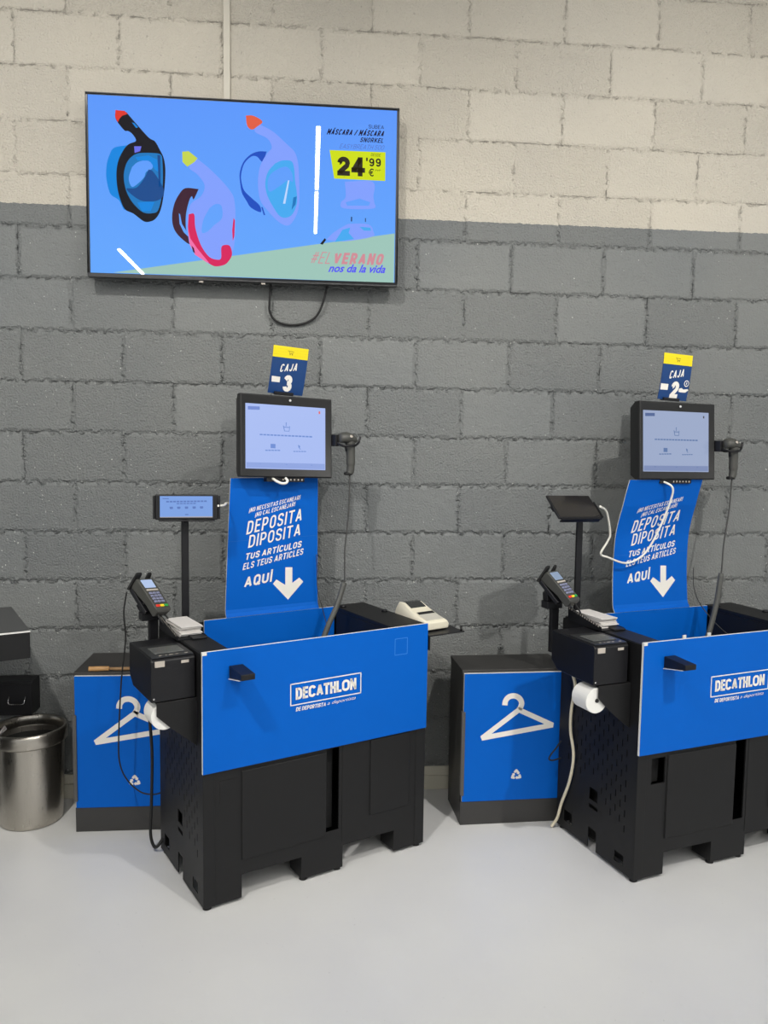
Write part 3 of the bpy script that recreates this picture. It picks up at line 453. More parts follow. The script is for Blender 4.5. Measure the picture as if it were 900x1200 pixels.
# fluorescent strips on the ceiling, running away from the wall
TUBE = bpy.data.materials.new('lit_tube'); TUBE.use_nodes = True
_b = TUBE.node_tree.nodes['Principled BSDF']; _b.inputs['Emission Color'].default_value = (1.0, 0.975, 0.93, 1); _b.inputs['Emission Strength'].default_value = TUBE_STRENGTH
HOUS = mat('lamp_housing', (210, 210, 208), 0.5)
lamp_i = 0
for x, ys, side in ((1.00, (-2.75, -4.25), 'over the middle of the room'), (-1.30, (-6.75, -8.25, -9.75), 'far left of the checkouts'),
              (3.30, (-3.0, -4.5, -6.0, -7.5, -9.0), 'to the right of the checkouts'), (5.60, (-3.0, -4.5, -6.0, -7.5), 'in the added unseen row farthest right'), (-3.60, (-3.0, -4.5, -6.0), 'in the added unseen row farthest left')):  # farthest right and left rows: unseen lamps added for extra illumination
    for k, y in enumerate(ys):
        t = thing('ceiling_light', 'white linear ceiling lamp %s, %s from the wall' % (side, ('nearest','second','third','fourth','fifth')[k]), 'light', (x, y, 3.70))
        MB().box(-0.02, 0.02, -1.42, 0, 0.02, 0.07).build('housing', HOUS, t, bevel=0.004)
        MB().box(-0.014, 0.014, -1.40, -0.02, 0.0, 0.02).build('diffuser', TUBE, t)
        for yy in (-1.2, -0.2): MB().cyl((0, yy, 0.07), (0, yy, 0.60), 0.004, seg=8).build('hanger_rod', HOUS, t)
for x, where in ((-0.2, 'left'), (2.7, 'right')):
    t = thing('spot_light', 'black ceiling spotlight aimed at the wall, %s one of the pair' % where, 'light', (x, -3.2, 4.16))
    tgt = Vector((x+0.35*(1 if x < 1 else -1), 0, 1.05)); d = (tgt-Vector((x, -3.2, 4.16))).normalized()
    sh_ = MB().tube([-d*0.12, d*0.03], [0.05, 0.055], 20, cap=False).tube([-d*0.12, -d*0.121], [0.05, 0.002], 20, cap=False)
    sh_.build('lamp_head', BLACK, t); MB().cyl((0, 0, 0.02), (0, 0, 0.14), 0.008, seg=10).build('hanger_rod', BLACK, t)
    ld = bpy.data.lights.new('spot_bulb', 'SPOT'); ld.energy = SPOT_WATTS; ld.color = (1.0, 0.97, 0.92); ld.spot_size = math.radians(74); ld.spot_blend = 1.0; ld.shadow_soft_size = 0.05
    lo_ = bpy.data.objects.new('spot_bulb', ld); COL.objects.link(lo_); lo_.parent = t; lo_.rotation_euler = d.to_track_quat('-Z', 'Y').to_euler(); lo_.location = d*0.035
tr = MB().box(-0.0132, 0.0132, -0.012, 0, 0, 1.45)
o = tr.build('cable_trunking', mat('cream_trunking', (190, 184, 170), 0.5), bevel=0.002); o.location = (0.6193, 0, 2.79)
tag(o, 'cream vertical cable trunking running up the wall above the television', 'cable trunking')

# ------------------------------------------------------------------ television
TVW, TVH = 1.1965, 0.686
tv = thing('television', 'large wall mounted flat television showing snorkel masks on a blue advert', 'television', (0.6956, -0.08, 2.110))
TVB = mat('tv_bezel', (40, 40, 42), 0.35)
ff = MB(); t_ = 0.010; W2 = TVW/2
ff.box(-W2, W2, -0.003, 0.03, TVH-0.010, TVH); ff.box(-W2, W2, -0.003, 0.03, 0, 0.016)
ff.box(-W2, -W2+t_, -0.003, 0.03, 0.016, TVH-0.010); ff.box(W2-t_, W2, -0.003, 0.03, 0.016, TVH-0.010)
ff.build('bezel', TVB, tv, bevel=0.0015)
MB().box(-W2+t_, W2-t_, 0.006, 0.03, 0.016, TVH-0.010).build('back_panel', BLACKP, tv)
MB().box(-W2+0.12, W2-0.12, 0.03, 0.062, 0.05, TVH-0.12).build('rear_housing', BLACKP, tv, bevel=0.01)
MB().box(-0.18, 0.18, 0.062, 0.079, 0.12, 0.5).build('wall_mount', BLACK, tv)
sc = MB().box(-W2+t_, W2-t_, 0.0, 0.006, 0.016, TVH-0.010).build('screen', glow('tv_sky', (90, 150, 250), 1.0, 0.01, 0.3, var=(98, 166, 252)), tv)
TVC = dict(tv_sky=(96,160,252), tv_green=(156,196,184), tv_cyan=(0,132,222), tv_black=(12,10,22), tv_red=(222,52,40), tv_blue=(20,118,190), tv_deep=(10,72,140),
           tv_violet=(104,110,230), tv_brown=(58,22,44), tv_yellow=(196,212,78), tv_lav=(128,158,252), tv_crimson=(214,26,90), tv_pink=(240,110,170), tv_navy=(16,74,190),
           tv_orange=(224,92,64), tv_blue2=(66,168,240), tv_white=(190,215,255), tv_lime=(206,222,0), tv_ink=(24,16,50), tv_grey=(84,110,190), tv_dark=(40,34,20), tv_rose=(206,140,150), tv_script=(84,84,240))
keys = list(TVC); tvm = [glow(k, TVC[k], 1.0, 0.01, 0.3) for k in keys]
def tvmap(s, t, off): return ((s-0.5)*TVW, -off, t*TVH)
pic = MB()
for colr, pts, l in TVART:
    pts = [(min(max(p[0], 0.0086), 0.9914), min(max(p[1], 0.0236), 0.985)) for p in pts]
    if len(pts) > 7:
        q_ = [Vector((p[0], p[1], 0)) for p in pts]; q_ = smooth_path(q_+[q_[0]], 4)[:-1]; pts = [(min(max(v.x, 0.0086), 0.9914), min(max(v.y, 0.0236), 0.985)) for v in q_]
    put_poly(pic, pts, tvmap, 0.0003*l, keys.index(colr))
for it in TVTEXT: word(pic, it, tvmap, 0.0020, (TVW, TVH), keys.index(it[1]))
pic.build('advert_picture', tvm, sc, tri=True)
for x in (-0.17, 0.07): MB().box(x-0.008, x+0.008, 0.002, 0.012, -0.006, 0.0).build('sensor_tab', GREYL, tv)
cb = MB().tube(smooth_path([(0.792,-0.035,2.13),(0.789,-0.03,2.06),(0.789,-0.02,2.007),(0.815,-0.012,1.972),(0.870,-0.008,1.959),(0.93,-0.010,1.968),(0.975,-0.015,1.996),(1.0,-0.025,2.045),(1.02,-0.035,2.12)]), 0.0045, 8)
tag(cb.build('power_cable', RUBBER), 'black cable hanging in a loop under the television', 'cable')

# ------------------------------------------------------------------ checkout stations
FR = {1: (Vector((0.62649, -0.86889, 0)), 0.46862), 2: (Vector((2.05941, -0.79845, 0)), 0.29526)}
def fm(st): o, a = FR[st]; return Matrix.Translation(o) @ Matrix.Rotation(a, 4, 'Z')
def wp(st, u, v, h): return fm(st) @ Vector((u, v, h))
def sthing(st, name, label, cat, uvh=(0,0,0), rz=0.0, tilt=0.0, roll=0.0, group=None):
    m = fm(st) @ Matrix.Translation(uvh) @ Matrix.Rotation(rz, 4, 'Z') @ Matrix.Rotation(-tilt, 4, 'X') @ Matrix.Rotation(roll, 4, 'Y')
    return thing(name, label, cat, mtx=m, group=group)
LG, WD = 0.845, 0.452
POSX = {1: 'left', 2: 'right'}
def counter(st):
    num = {1: 'the left checkout at left', 2: 'the right checkout at right'}[st]
    c = sthing(st, 'checkout_counter', {1: 'black steel checkout counter with blue front board below the CAJA 3 sign, left', 2: 'black steel checkout counter below the CAJA 2 sign, cut off by the right frame edge'}[st], 'checkout counter')
    # front wall
    holes = [(0.129,0.344,0.03,0.0893),(0.503,0.7155,0.03,0.0893),(0.436,0.486,0.145,0.447)]
    if st == 2: holes.append((0.0615,0.1195,0.341,0.4325))
    f = MB().sheet(0, LG, 0.03, 0.47, holes, 'y', 0.0, 0.006)
    for a, b in ((0.0,0.129),(0.344,0.503),(0.7155,LG)):
        f.box(a, b, 0.0, 0.006, 0.012, 0.03)
        if a > 0: f.box(a, a+0.004, 0.006, 0.09, 0.012, 0.0893)
        if b < LG: f.box(b-0.004, b, 0.006, 0.09, 0.012, 0.0893)
    f.build('front_wall', BLACK, c)
    MB().box(0.344, 0.503, 0.085, 0.09, 0.012, 0.0893).build('foot_plate', BLACK, c)
    MB().box(0.0, 0.0385, -0.0025, 0.0, 0.012, 0.47).build('corner_post', BLACK, c, bevel=0.001)
    MB().box(0.806, LG, -0.0025, 0.0, 0.012, 0.47).build('corner_post', BLACK, c, bevel=0.001)
    d = MB().box(0.128, 0.4345, -0.006, -0.0005, 0.140, 0.4375).build('door', BLACK, c, bevel=0.003)
    d2 = MB().box(0.610, 0.776, -0.006, -0.0005, 0.174, 0.447).build('door', BLACK, c, bevel=0.003)
    MB().box(0.126, 0.436, -0.0006, 0.0, 0.138, 0.4395).build('door_gap', DARK, c); MB().box(0.608, 0.778, -0.0006, 0.0, 0.172, 0.449).build('door_gap', DARK, c)
    MB().box(0.436, 0.486, 0.05, 0.055, 0.14, 0.46).build('slot_back', DARK, c)
    if st == 2: MB().box(0.055, 0.125, 0.04, 0.045, 0.33, 0.45).build('slot_back', DARK, c)
    g = MB(); pts = [(0.461+0.026*math.cos(math.pi+math.pi*k/10), 0.147+0.010*math.sin(math.pi+math.pi*k/10)) for k in range(11)]
    g.prism([(0.435,0.155)]+pts+[(0.487,0.155)], 'y', -0.003, -0.0005); g.build('finger_pull', BLACK, c)
    for a in (0.0387, 0.8040): MB().box(a, a+0.002, -0.0012, 0.0, 0.014, 0.47).build('panel_seam', DARK, c)
    MB().box(0.498, 0.502, -0.0015, 0.0, 0.10, 0.46).build('panel_seam', DARK, c)
    if st == 1: MB().box(0.055, 0.112, -0.001, 0.0, 0.345, 0.418).build('label_plate', BLACK, c)
    # left side wall with louvre slots and openings
    hs = [(0.2035,0.252,0.012,0.088),(0.352,0.404,0.044,0.088),(0.052,0.10,0.036,0.073),(0.204,0.252,0.196,0.240),(0.202,0.252,0.164,0.178)]
    k = 0; v = 0.052
    while v < 0.40:
        h = 0.158 + (0.027 if k % 2 else 0)
        while h < 0.60:
            if h > 0.150+0.40*(v-0.05) and not (0.185 < v < 0.265 and h < 0.27): hs.append((round(v,4), round(v+0.0045,4), round(h,4), round(h+0.025,4)))
            h += 0.054
        v += 0.0255; k += 1
    MB().sheet(0.006, WD, 0.012, 0.83, hs, 'x', 0.0, 0.003).build('perforated_side_panel', BLACK, c)
    MB().box(0.04, 0.045, 0.03, WD-0.03, 0.02, 0.62).build('inner_lining', DARK, c)
    MB().sheet(0.006, WD, 0.012, 0.83, [(0.2035,0.252,0.012,0.088)], 'x', LG-0.003, LG).build('side_panel', BLACK, c)
    MB().box(0.003, LG-0.003, WD-0.004, WD, 0.012, 0.828).build('back_panel', BLACK, c)
    MB().box(0.046, LG-0.004, 0.092, WD-0.006, 0.0895, 0.093).build('bottom_shelf', BLACK, c)
    MB().box(0.09, 0.71, 0.03, WD-0.006, 0.56, 0.565).build('bin_floor', BLACK, c)
    # bin rims
    r = MB().box(0.003, 0.098, 0.0, WD-0.004, 0.815, 0.832); r.box(0.094, 0.098, 0.024, WD-0.03, 0.56, 0.815); r.build('left_rim', BLACK, c, bevel=0.002)
    r = MB().box(0.700, LG-0.003, 0.0, WD-0.004, 0.822, 0.838); r.box(0.700, 0.704, 0.024, WD-0.03, 0.56, 0.822); r.build('right_rim', BLACK, c, bevel=0.002)
    r = MB().box(0.098, 0.700, 0.0, 0.024, 0.47, 0.832); r.box(0.003, 0.098, 0.0, 0.006, 0.47, 0.815); r.box(0.7, LG-0.003, 0.0, 0.006, 0.47, 0.822); r.build('front_rim', BLACK, c)
    for u, v in ((0.72, 0.40), (0.82, 0.25)): MB().cyl((u, v, 0.838), (u, v, 0.846), 0.013, 0.009, 16).build('rim_cap', BLACKP, c)
    lid = MB().box(0.035, 0.085, 0.19, 0.245, 0.832, 0.84).build('rim_clip', BLACKP, c, bevel=0.003)
    # blue boards
    fp = MB().box(-0.004, LG-0.003, -0.012, -0.002, 0.454, 0.8415, [1,1,0,1,1,1]); fp = fp.build('front_board', [BLUE, WHITEB], c, bevel=0.0008)
    MB().box(0.02, LG-0.02, -0.002, 0.0, 0.47, 0.81).build('board_spacer', BLACK, c)
    art = MB()
    def fmap(a, b, off): return (a, -0.012-off, b)
    w = 0.0036
    fr = [(0.2945,0.6975),(0.5610,0.6990),(0.5610,0.6285),(0.2950,0.6262)]
    for i in range(4):
        a, b = Vector(fr[i]), Vector(fr[(i+1) % 4]); t = (b-a).normalized()*w/2; stroke(art, [a-t, b+t], w, fmap, 0.0005)
    put_caps(art, 'DECATHLON', (0.313,0.6430), (0.5430,0.6445), (0.313,0.6830), 0.215, 0.0, fmap, 0.0005, (1, 1), gap=0.045, wide={'C': .62, 'O': .72, 'A': .58, 'N': .52, 'D': .5})
    put_caps(art, 'DE DEPORTISTA', (0.3135,0.6040), (0.4260,0.6040), (0.3135,0.6175), 0.20, 0.2, fmap, 0.0005, (1, 1), gap=0.10)
    put_text(art, 'a deportista', (0.4310,0.6030), (0.5416,0.6060), (0.4310,0.6175), -0.004, 0.45, fmap, 0.0005)
    art.build('logo_lettering', WHITE, fp, tri=True)
    ch = MB().box(-0.0045, 0.010, -0.0135, -0.0121, 0.832, 0.8418).build('white_corner_tape', WHITEB, fp)
    if st == 1:
        sq = MB(); q = [(0.7,0.80),(0.752,0.80),(0.752,0.742),(0.7,0.742)]
        for i in range(4): stroke(sq, [q[i], q[(i+1) % 4]], 0.0016, fmap, 0.0004)
        sq.build('sticker_outline', mat('pale_blue_line', (60,130,210), 0.4), fp)
    hk = MB().hexa([(0.082,-0.112,0.766),(0.128,-0.112,0.766),(0.128,-0.0125,0.750),(0.082,-0.0125,0.750)], [(0.082,-0.112,0.784),(0.128,-0.112,0.784),(0.128,-0.0125,0.790),(0.082,-0.0125,0.790)])
    hk = hk.build('bag_hook', BLACKP, c, bevel=0.002)
    MB().hexa([(0.080,-0.10,0.7630),(0.126,-0.10,0.7630),(0.126,-0.0125,0.7465),(0.080,-0.0125,0.7465)], [(0.080,-0.10,0.7650),(0.126,-0.10,0.7650),(0.126,-0.0125,0.7490),(0.080,-0.0125,0.7490)]).build('white_underside', WHITEB, hk)
    # blue liner at the back of the bin
    MB().box(0.160, 0.698, WD-0.020, WD-0.014, 0.566, 0.836, [1,1,0,1,1,1]).build('bin_liner', [BLUE, WHITEB], c)
    if st == 2:
        for u, v in ((0.19,0.02),(0.30,0.02)): MB().box(u, u+0.014, v, v+0.004, 0.832, 0.845).build('white_clip', WHITEB, c)
    # levelling feet
    for u, v in ((0.018,0.018),(0.018,0.43),(0.825,0.018),(0.825,0.43),(0.36,0.02),(0.49,0.02)):
        MB().cyl((u, v, 0), (u, v, 0.008), 0.014, 0.012, 16).cyl((u, v, 0.008), (u, v, 0.013), 0.006, seg=10).build('levelling_foot', RUBBER, c)
    return c
counter(1); counter(2)

def sign_board(st):
    s = sthing(st, 'instruction_board', {1: 'tall straight blue cardboard board reading DEPOSITA above the left checkout bin', 2: 'tall bent blue cardboard board reading DEPOSITA above the right checkout bin'}[st], 'sign board', (0, 0, 0))
    hb, ht = 0.8372, (1.353 if st == 1 else 1.362)
    def bmap(a, t, off):
        if st == 1:
            ul, ur = 0.2448+(0.2626-0.2448)*t, 0.6287+(0.6207-0.6287)*t; v = 0.4435 - 0.010*t*t
        else:
            ul, ur = 0.227+0.014*t, 0.603-0.002*t
            v = 0.4435 + 0.016*math.sin(math.pi*min(1, t/0.8)) - 0.052*max(0, (t-0.55)/0.45)**1.6
        if t < 0.035: v -= (0.035-t)*0.35
        return (ul+(ur-ul)*a, v-off, hb+(ht-hb)*t)
    b = MB(); n = 40; TH = 0.004
    for i in range(n):
        t0, t1 = i/n, (i+1)/n
        p = [bmap(0,t0,0), bmap(1,t0,0), bmap(1,t1,0), bmap(0,t1,0)]; qn = [bmap(0,t0,-TH), bmap(1,t0,-TH), bmap(1,t1,-TH), bmap(0,t1,-TH)]
        b.add(p, [(0,1,2,3)], 0); b.add(qn, [(3,2,1,0)], 1)
        b.add([p[0],p[3],qn[3],qn[0]], [(0,1,2,3)], 1); b.add([p[1],p[2],qn[2],qn[1]], [(0,1,2,3)], 1)
    b.add([bmap(0,0,0),bmap(1,0,0),bmap(1,0,-TH),bmap(0,0,-TH)], [(0,1,2,3)], 1); b.add([bmap(0,1,0),bmap(1,1,0),bmap(1,1,-TH),bmap(0,1,-TH)], [(0,1,2,3)], 1)
    bd = b.build('board', [BLUE, WHITEB], s)
    t = MB()
    for it in SIGNTEXT: word(t, it, bmap, 0.0006, (0.37, ht-hb))
    put_poly(t, SIGNARROW, bmap, 0.0006)
    t.build('lettering', WHITE, bd, tri=True)
    cr = 0.552 if st == 1 else 0.43
    t = MB(); stroke(t, [(0.0, cr-0.006), (0.5, cr), (1.0, cr+0.006)], 0.0022, bmap, 0.0004); t.build('fold_line', mat('crease_blue', (0, 84, 172), 0.5), bd)
sign_board(1); sign_board(2)

def monitor(st, uvh, tilt, roll):
    m = sthing(st, 'touchscreen_monitor', {1: 'black framed lit touchscreen monitor above the left checkout, number sign CAJA 3 on top', 2: 'black framed lit touchscreen monitor above the right checkout, number sign CAJA 2 on top'}[st], 'monitor', uvh, 0, math.radians(tilt), math.radians(roll))
    w, h, sw, sh_ = 0.187, 0.151, 0.160, 0.1155
    zc = -0.002; D = 0.075
    out = [(-w,-h),(w,-h),(w,h),(-w,h)]; inn = [(-sw-0.002,zc-sh_-0.002),(sw+0.002,zc-sh_-0.002),(sw+0.002,zc+sh_+0.002),(-sw-0.002,zc+sh_+0.002)]
    mid = [(-w+0.004,-h+0.004),(w-0.004,-h+0.004),(w-0.004,h-0.004),(-w+0.004,h-0.004)]
    back = [(-w+0.014,-h+0.018),(w-0.014,-h+0.018),(w-0.014,h-0.02),(-w+0.014,h-0.02)]
    b = MB(); rings = [(back, D), (out, 0.028), (out, 0.004), (mid, 0.0), (inn, 0.012)]
    vs = [(p[0], y, p[1]) for ring, y in rings for p in ring]
    fs = [(i*4+k, i*4+(k+1) % 4, (i+1)*4+(k+1) % 4, (i+1)*4+k) for i in range(4) for k in range(4)] + [(0,1,2,3)]
    b.add(vs, fs); b.build('casing', BEZEL, m, bevel=0.002)
    sc = MB().box(-sw-0.003, sw+0.003, 0.0105, 0.014, zc-sh_-0.003, zc+sh_+0.003).build('screen', glow('pos_screen_%d' % st, {1: (164,184,238), 2: (150,164,196)}[st], 1.0, 0.2), m)
    ui = MB(); mk = ['ui_label','ui_mid','ui_bar','ui_red']
    cols = {1: [(104,130,204),(104,136,208),(138,160,220),(232,96,84)], 2: [(70,92,142),(84,112,160),(118,134,176),(60,60,66)]}[st]
    for colr, pts in UI: put_poly(ui, pts, lambda a, t, off: ((a-0.5)*2*sw, 0.0105-off, zc+(t-0.5)*2*sh_), 0.0004, mk.index(colr))
    ui.build('screen_layout', [glow('pos_%s_%d' % (k, st), c_, 1.0, 0.2) for k, c_ in zip(mk, cols)], sc, tri=True)
    MB().cyl((0.01, -0.0015, h-0.016), (0.01, 0.001, h-0.016), 0.0045, seg=16).build('camera_dot', mat('dot_white', (200,200,200), 0.4), m)
    cs = MB().box(-0.08, 0.075, 0.012, 0.040, -h-0.016, -h+0.003).build('connector_strip', BLACKP, m, bevel=0.001)
    t = MB()
    for k in range(6): t.box(-0.016+k*0.0155, -0.011+k*0.0155, 0.011, 0.0121, -h-0.011, -h-0.005)
    t.build('port_marks', GREYL, cs)
    # support column behind the board, down to the counter
    MB().tube([(0, D+0.03, 0.0), (0, D+0.050, -0.1), (0, D+0.050+0.62*math.tan(math.radians(tilt)), -0.72)], 0.018, 12).box(-0.05, 0.05, D-0.01, D+0.02, -0.05, 0.05).build('support_column', BLACK, m)
    return m
monitor(1, (0.4683, 0.3850, 1.507), 4.0, 1.5); monitor(2, (0.4665, 0.3900, 1.5142), 4.3, 0.5)

def caja_sign(st, uvh, rz, tilt, roll, w, h, text, card, band):
    s = sthing(st, 'number_sign', {1: 'small blue and yellow sign reading CAJA 3 on top of left monitor', 2: 'small blue and yellow sign reading CAJA 2 on top of right monitor'}[st], 'sign', uvh, math.radians(rz), math.radians(tilt), math.radians(roll))
    def cm(a, t, off): return ((a-0.5)*w, -off+0.02*(t-0.5)**2, (t-0.5)*h)
    b = MB(); n = 10
    for i in range(n):
        p = [cm(x, (i+d)/n, o_) for o_ in (0, -0.002) for x, d in ((0,0),(1,0),(1,1),(0,1))]
        b.add(p, [(0,1,2,3),(7,6,5,4),(0,3,7,4),(1,2,6,5)])
    cdp = b.build('card', NAVY, s)
    yb = MB(); bt = sum(p[1] for p in band[2:])/2
    for i in range(4):
        a0, a1 = bt+(1-bt)*i/4, bt+(1-bt)*(i+1)/4
        yb.add([cm(0.002,a0,0.0005), cm(0.998,a0,0.0005), cm(0.998,a1-0.001,0.0005), cm(0.002,a1-0.001,0.0005)], [(0,1,2,3)])
    yb.build('yellow_band', YEL, cdp)
    t = MB(); hh = bt+(1-bt)*0.5; x0 = 0.5
    stroke(t, [(x0-0.09,hh+0.035),(x0-0.055,hh+0.03),(x0-0.03,hh-0.02),(x0+0.06,hh-0.018),(x0+0.085,hh+0.022),(x0-0.045,hh+0.024)], 0.009, cm, 0.0009)
    for xx in (x0-0.015, x0+0.045): put_poly(t, [(xx+0.014*math.cos(k*math.pi/4), hh-0.040+0.011*math.sin(k*math.pi/4)) for k in range(8)], cm, 0.0009)
    t.build('trolley_icon', INK, cdp, tri=True)
    t = MB()
    for it in text:
        if it[0] != '0': word(t, it, cm, 0.0007, (w, h))
    put_poly(t, card, cm, 0.0007)
    if st == 2:
        put_poly(t, C2HAND, cm, 0.0007)
        stroke(t, [(0.895+0.075*math.cos(k*math.pi/8), 0.385+0.062*math.sin(k*math.pi/8)) for k in range(17)], 0.018, cm, 0.0007)
        put_poly(t, [(0.880,0.36),(0.905,0.36),(0.912,0.41),(0.887,0.41)], cm, 0.0007)
    t.build('lettering', WHITE, cdp, tri=True)
    MB().box(-0.045, 0.03, -0.004, 0.02, -h/2-0.004, -h/2+0.008).build('clip_base', BLACKP, s, bevel=0.001)
caja_sign(1, (0.4762, 0.3966, 1.750), -5.4, -13.0, 3.2, 0.138, 0.176, CAJA3, C3CARD, C3BAND)
caja_sign(2, (0.4546, 0.4060, 1.762), -2.3, -6.0, 2.5, 0.138, 0.178, CAJA2, C2CARD, C2BAND)

def pos_basis(c, yaw, tilt, roll):
    yaw, tilt, roll = map(math.radians, (yaw, tilt, roll))
    X = Vector((math.cos(yaw), math.sin(yaw), 0)); N = Vector((-math.sin(yaw), math.cos(yaw), 0)); U = Vector((0, 0, 1))
    U2 = U*math.cos(tilt)+N*math.sin(tilt); X3 = X*math.cos(roll)-U2*math.sin(roll); U3 = U2*math.cos(roll)+X*math.sin(roll); Y3 = U3.cross(X3)
    m = Matrix.Identity(4)
    for i in range(3): m[i][0] = X3[i]; m[i][1] = Y3[i]; m[i][2] = U3[i]; m[i][3] = c[i]
    return m
# tablets on their poles
def tablet(st):
    P = {1: (Vector((0.5276,-0.500,1.2574)), 5, 3, 0, 0.212, 0.088), 2: (Vector((1.9285,-0.450,1.2662)), 24.2, 45.8, 2.1, 0.205, 0.112)}[st]
    c, yaw, tilt, roll, w, h = P
    t = thing('tablet', {1: 'small lit tablet held flat on a black pole beside the left blue board', 2: 'small dark switched off tablet tilted back on a black pole at right'}[st], 'tablet', mtx=pos_basis(c, yaw, tilt, roll))
    MB().box(-w/2, w/2, 0.0, 0.010, -h/2, h/2).build('casing', BLACKP, t, bevel=0.004, seg=3)
    if st == 1:
        s = MB().box(-w/2+0.016, w/2-0.018, -0.0012, 0.002, -h/2+0.008, h/2-0.006).build('screen', glow('tablet_screen', (118,156,222), 1.0, 0.15), t)
        u = MB()
        for colr, pts in TABUI: put_poly(u, pts, lambda a, b, off: (-w/2+0.016+a*(w-0.034), -0.0012-off, -h/2+0.008+b*(h-0.014)), 0.0003, 0 if colr == 'ui_mid' else 1)
        u.build('screen_layout', [glow('tab_mid', (84,116,184), 1.0, 0.15), glow('tab_bar', (170,166,170), 1.0, 0.15)], s, tri=True)
    else:
        MB().box(-w/2+0.004, w/2-0.004, -0.0012, 0.002, -h/2+0.004, h/2-0.004).build('screen', GLASSOFF, t)
    # holder and pole
    f = fm(st).inverted()
    cl = f @ c
    pu = {1: 0.090, 2: 0.044}[st]; pv = {1: 0.43, 2: 0.43}[st]
    p = sthing(st, 'tablet_stand', {1: 'slim black pole stand carrying the lit tablet beside the left blue board', 2: 'slim black pole stand carrying the tilted dark tablet at right'}[st], 'stand', (pu, pv, 0.832))
    top = cl.z-0.832
    MB().box(-0.0125, 0.0125, -0.006, 0.006, 0, top-0.05).build('pole', BLACKP, p, bevel=0.002)
    MB().box(-0.04, 0.04, -0.016, 0.016, 0, 0.006).build('base_plate', BLACKP, p, bevel=0.002)
    dl = cl-Vector((pu, pv, 0.832)); nrm = (f.to_3x3() @ (pos_basis(c, yaw, tilt, roll).to_3x3() @ Vector((0, 1, 0)))).normalized()
    bk = dl+nrm*0.016
    MB().tube([(0, 0, top-0.06), (0, 0, top-0.045), tuple(bk)], 0.009, 10).build('neck', BLACKP, p)
    # grip bars behind the tablet, with clamps round its short ends
    g = MB()
    ex = w/2
    g.box(-ex+0.004, ex-0.004, 0.0105, 0.018, -0.012, 0.012)
    for sgn in ((-1, 1) if st == 1 else (1,)):
        g.box(min(sgn*(ex+0.001), sgn*(ex+0.008)), max(sgn*(ex+0.001), sgn*(ex+0.008)), -0.001, 0.018, -h/2*0.94, h/2*(0.9 if st == 1 else 0.4))
        g.box(min(sgn*(ex-0.006), sgn*(ex+0.004)), max(sgn*(ex-0.006), sgn*(ex+0.004)), 0.0105, 0.018, -h/2*0.94, h/2*0.4)
    g.box(-ex*0.9, ex*0.9, 0.0, 0.018, -h/2-0.006, -h/2-0.001)
    go = g.build('grip_frame', BLACKP, p, bevel=0.001)
    go.matrix_parent_inverse = Matrix.Identity(4)
    go.matrix_local = p.matrix_world.inverted() @ pos_basis(c, yaw, tilt, roll)
bpy.context.view_layer.update()
tablet(1); tablet(2)

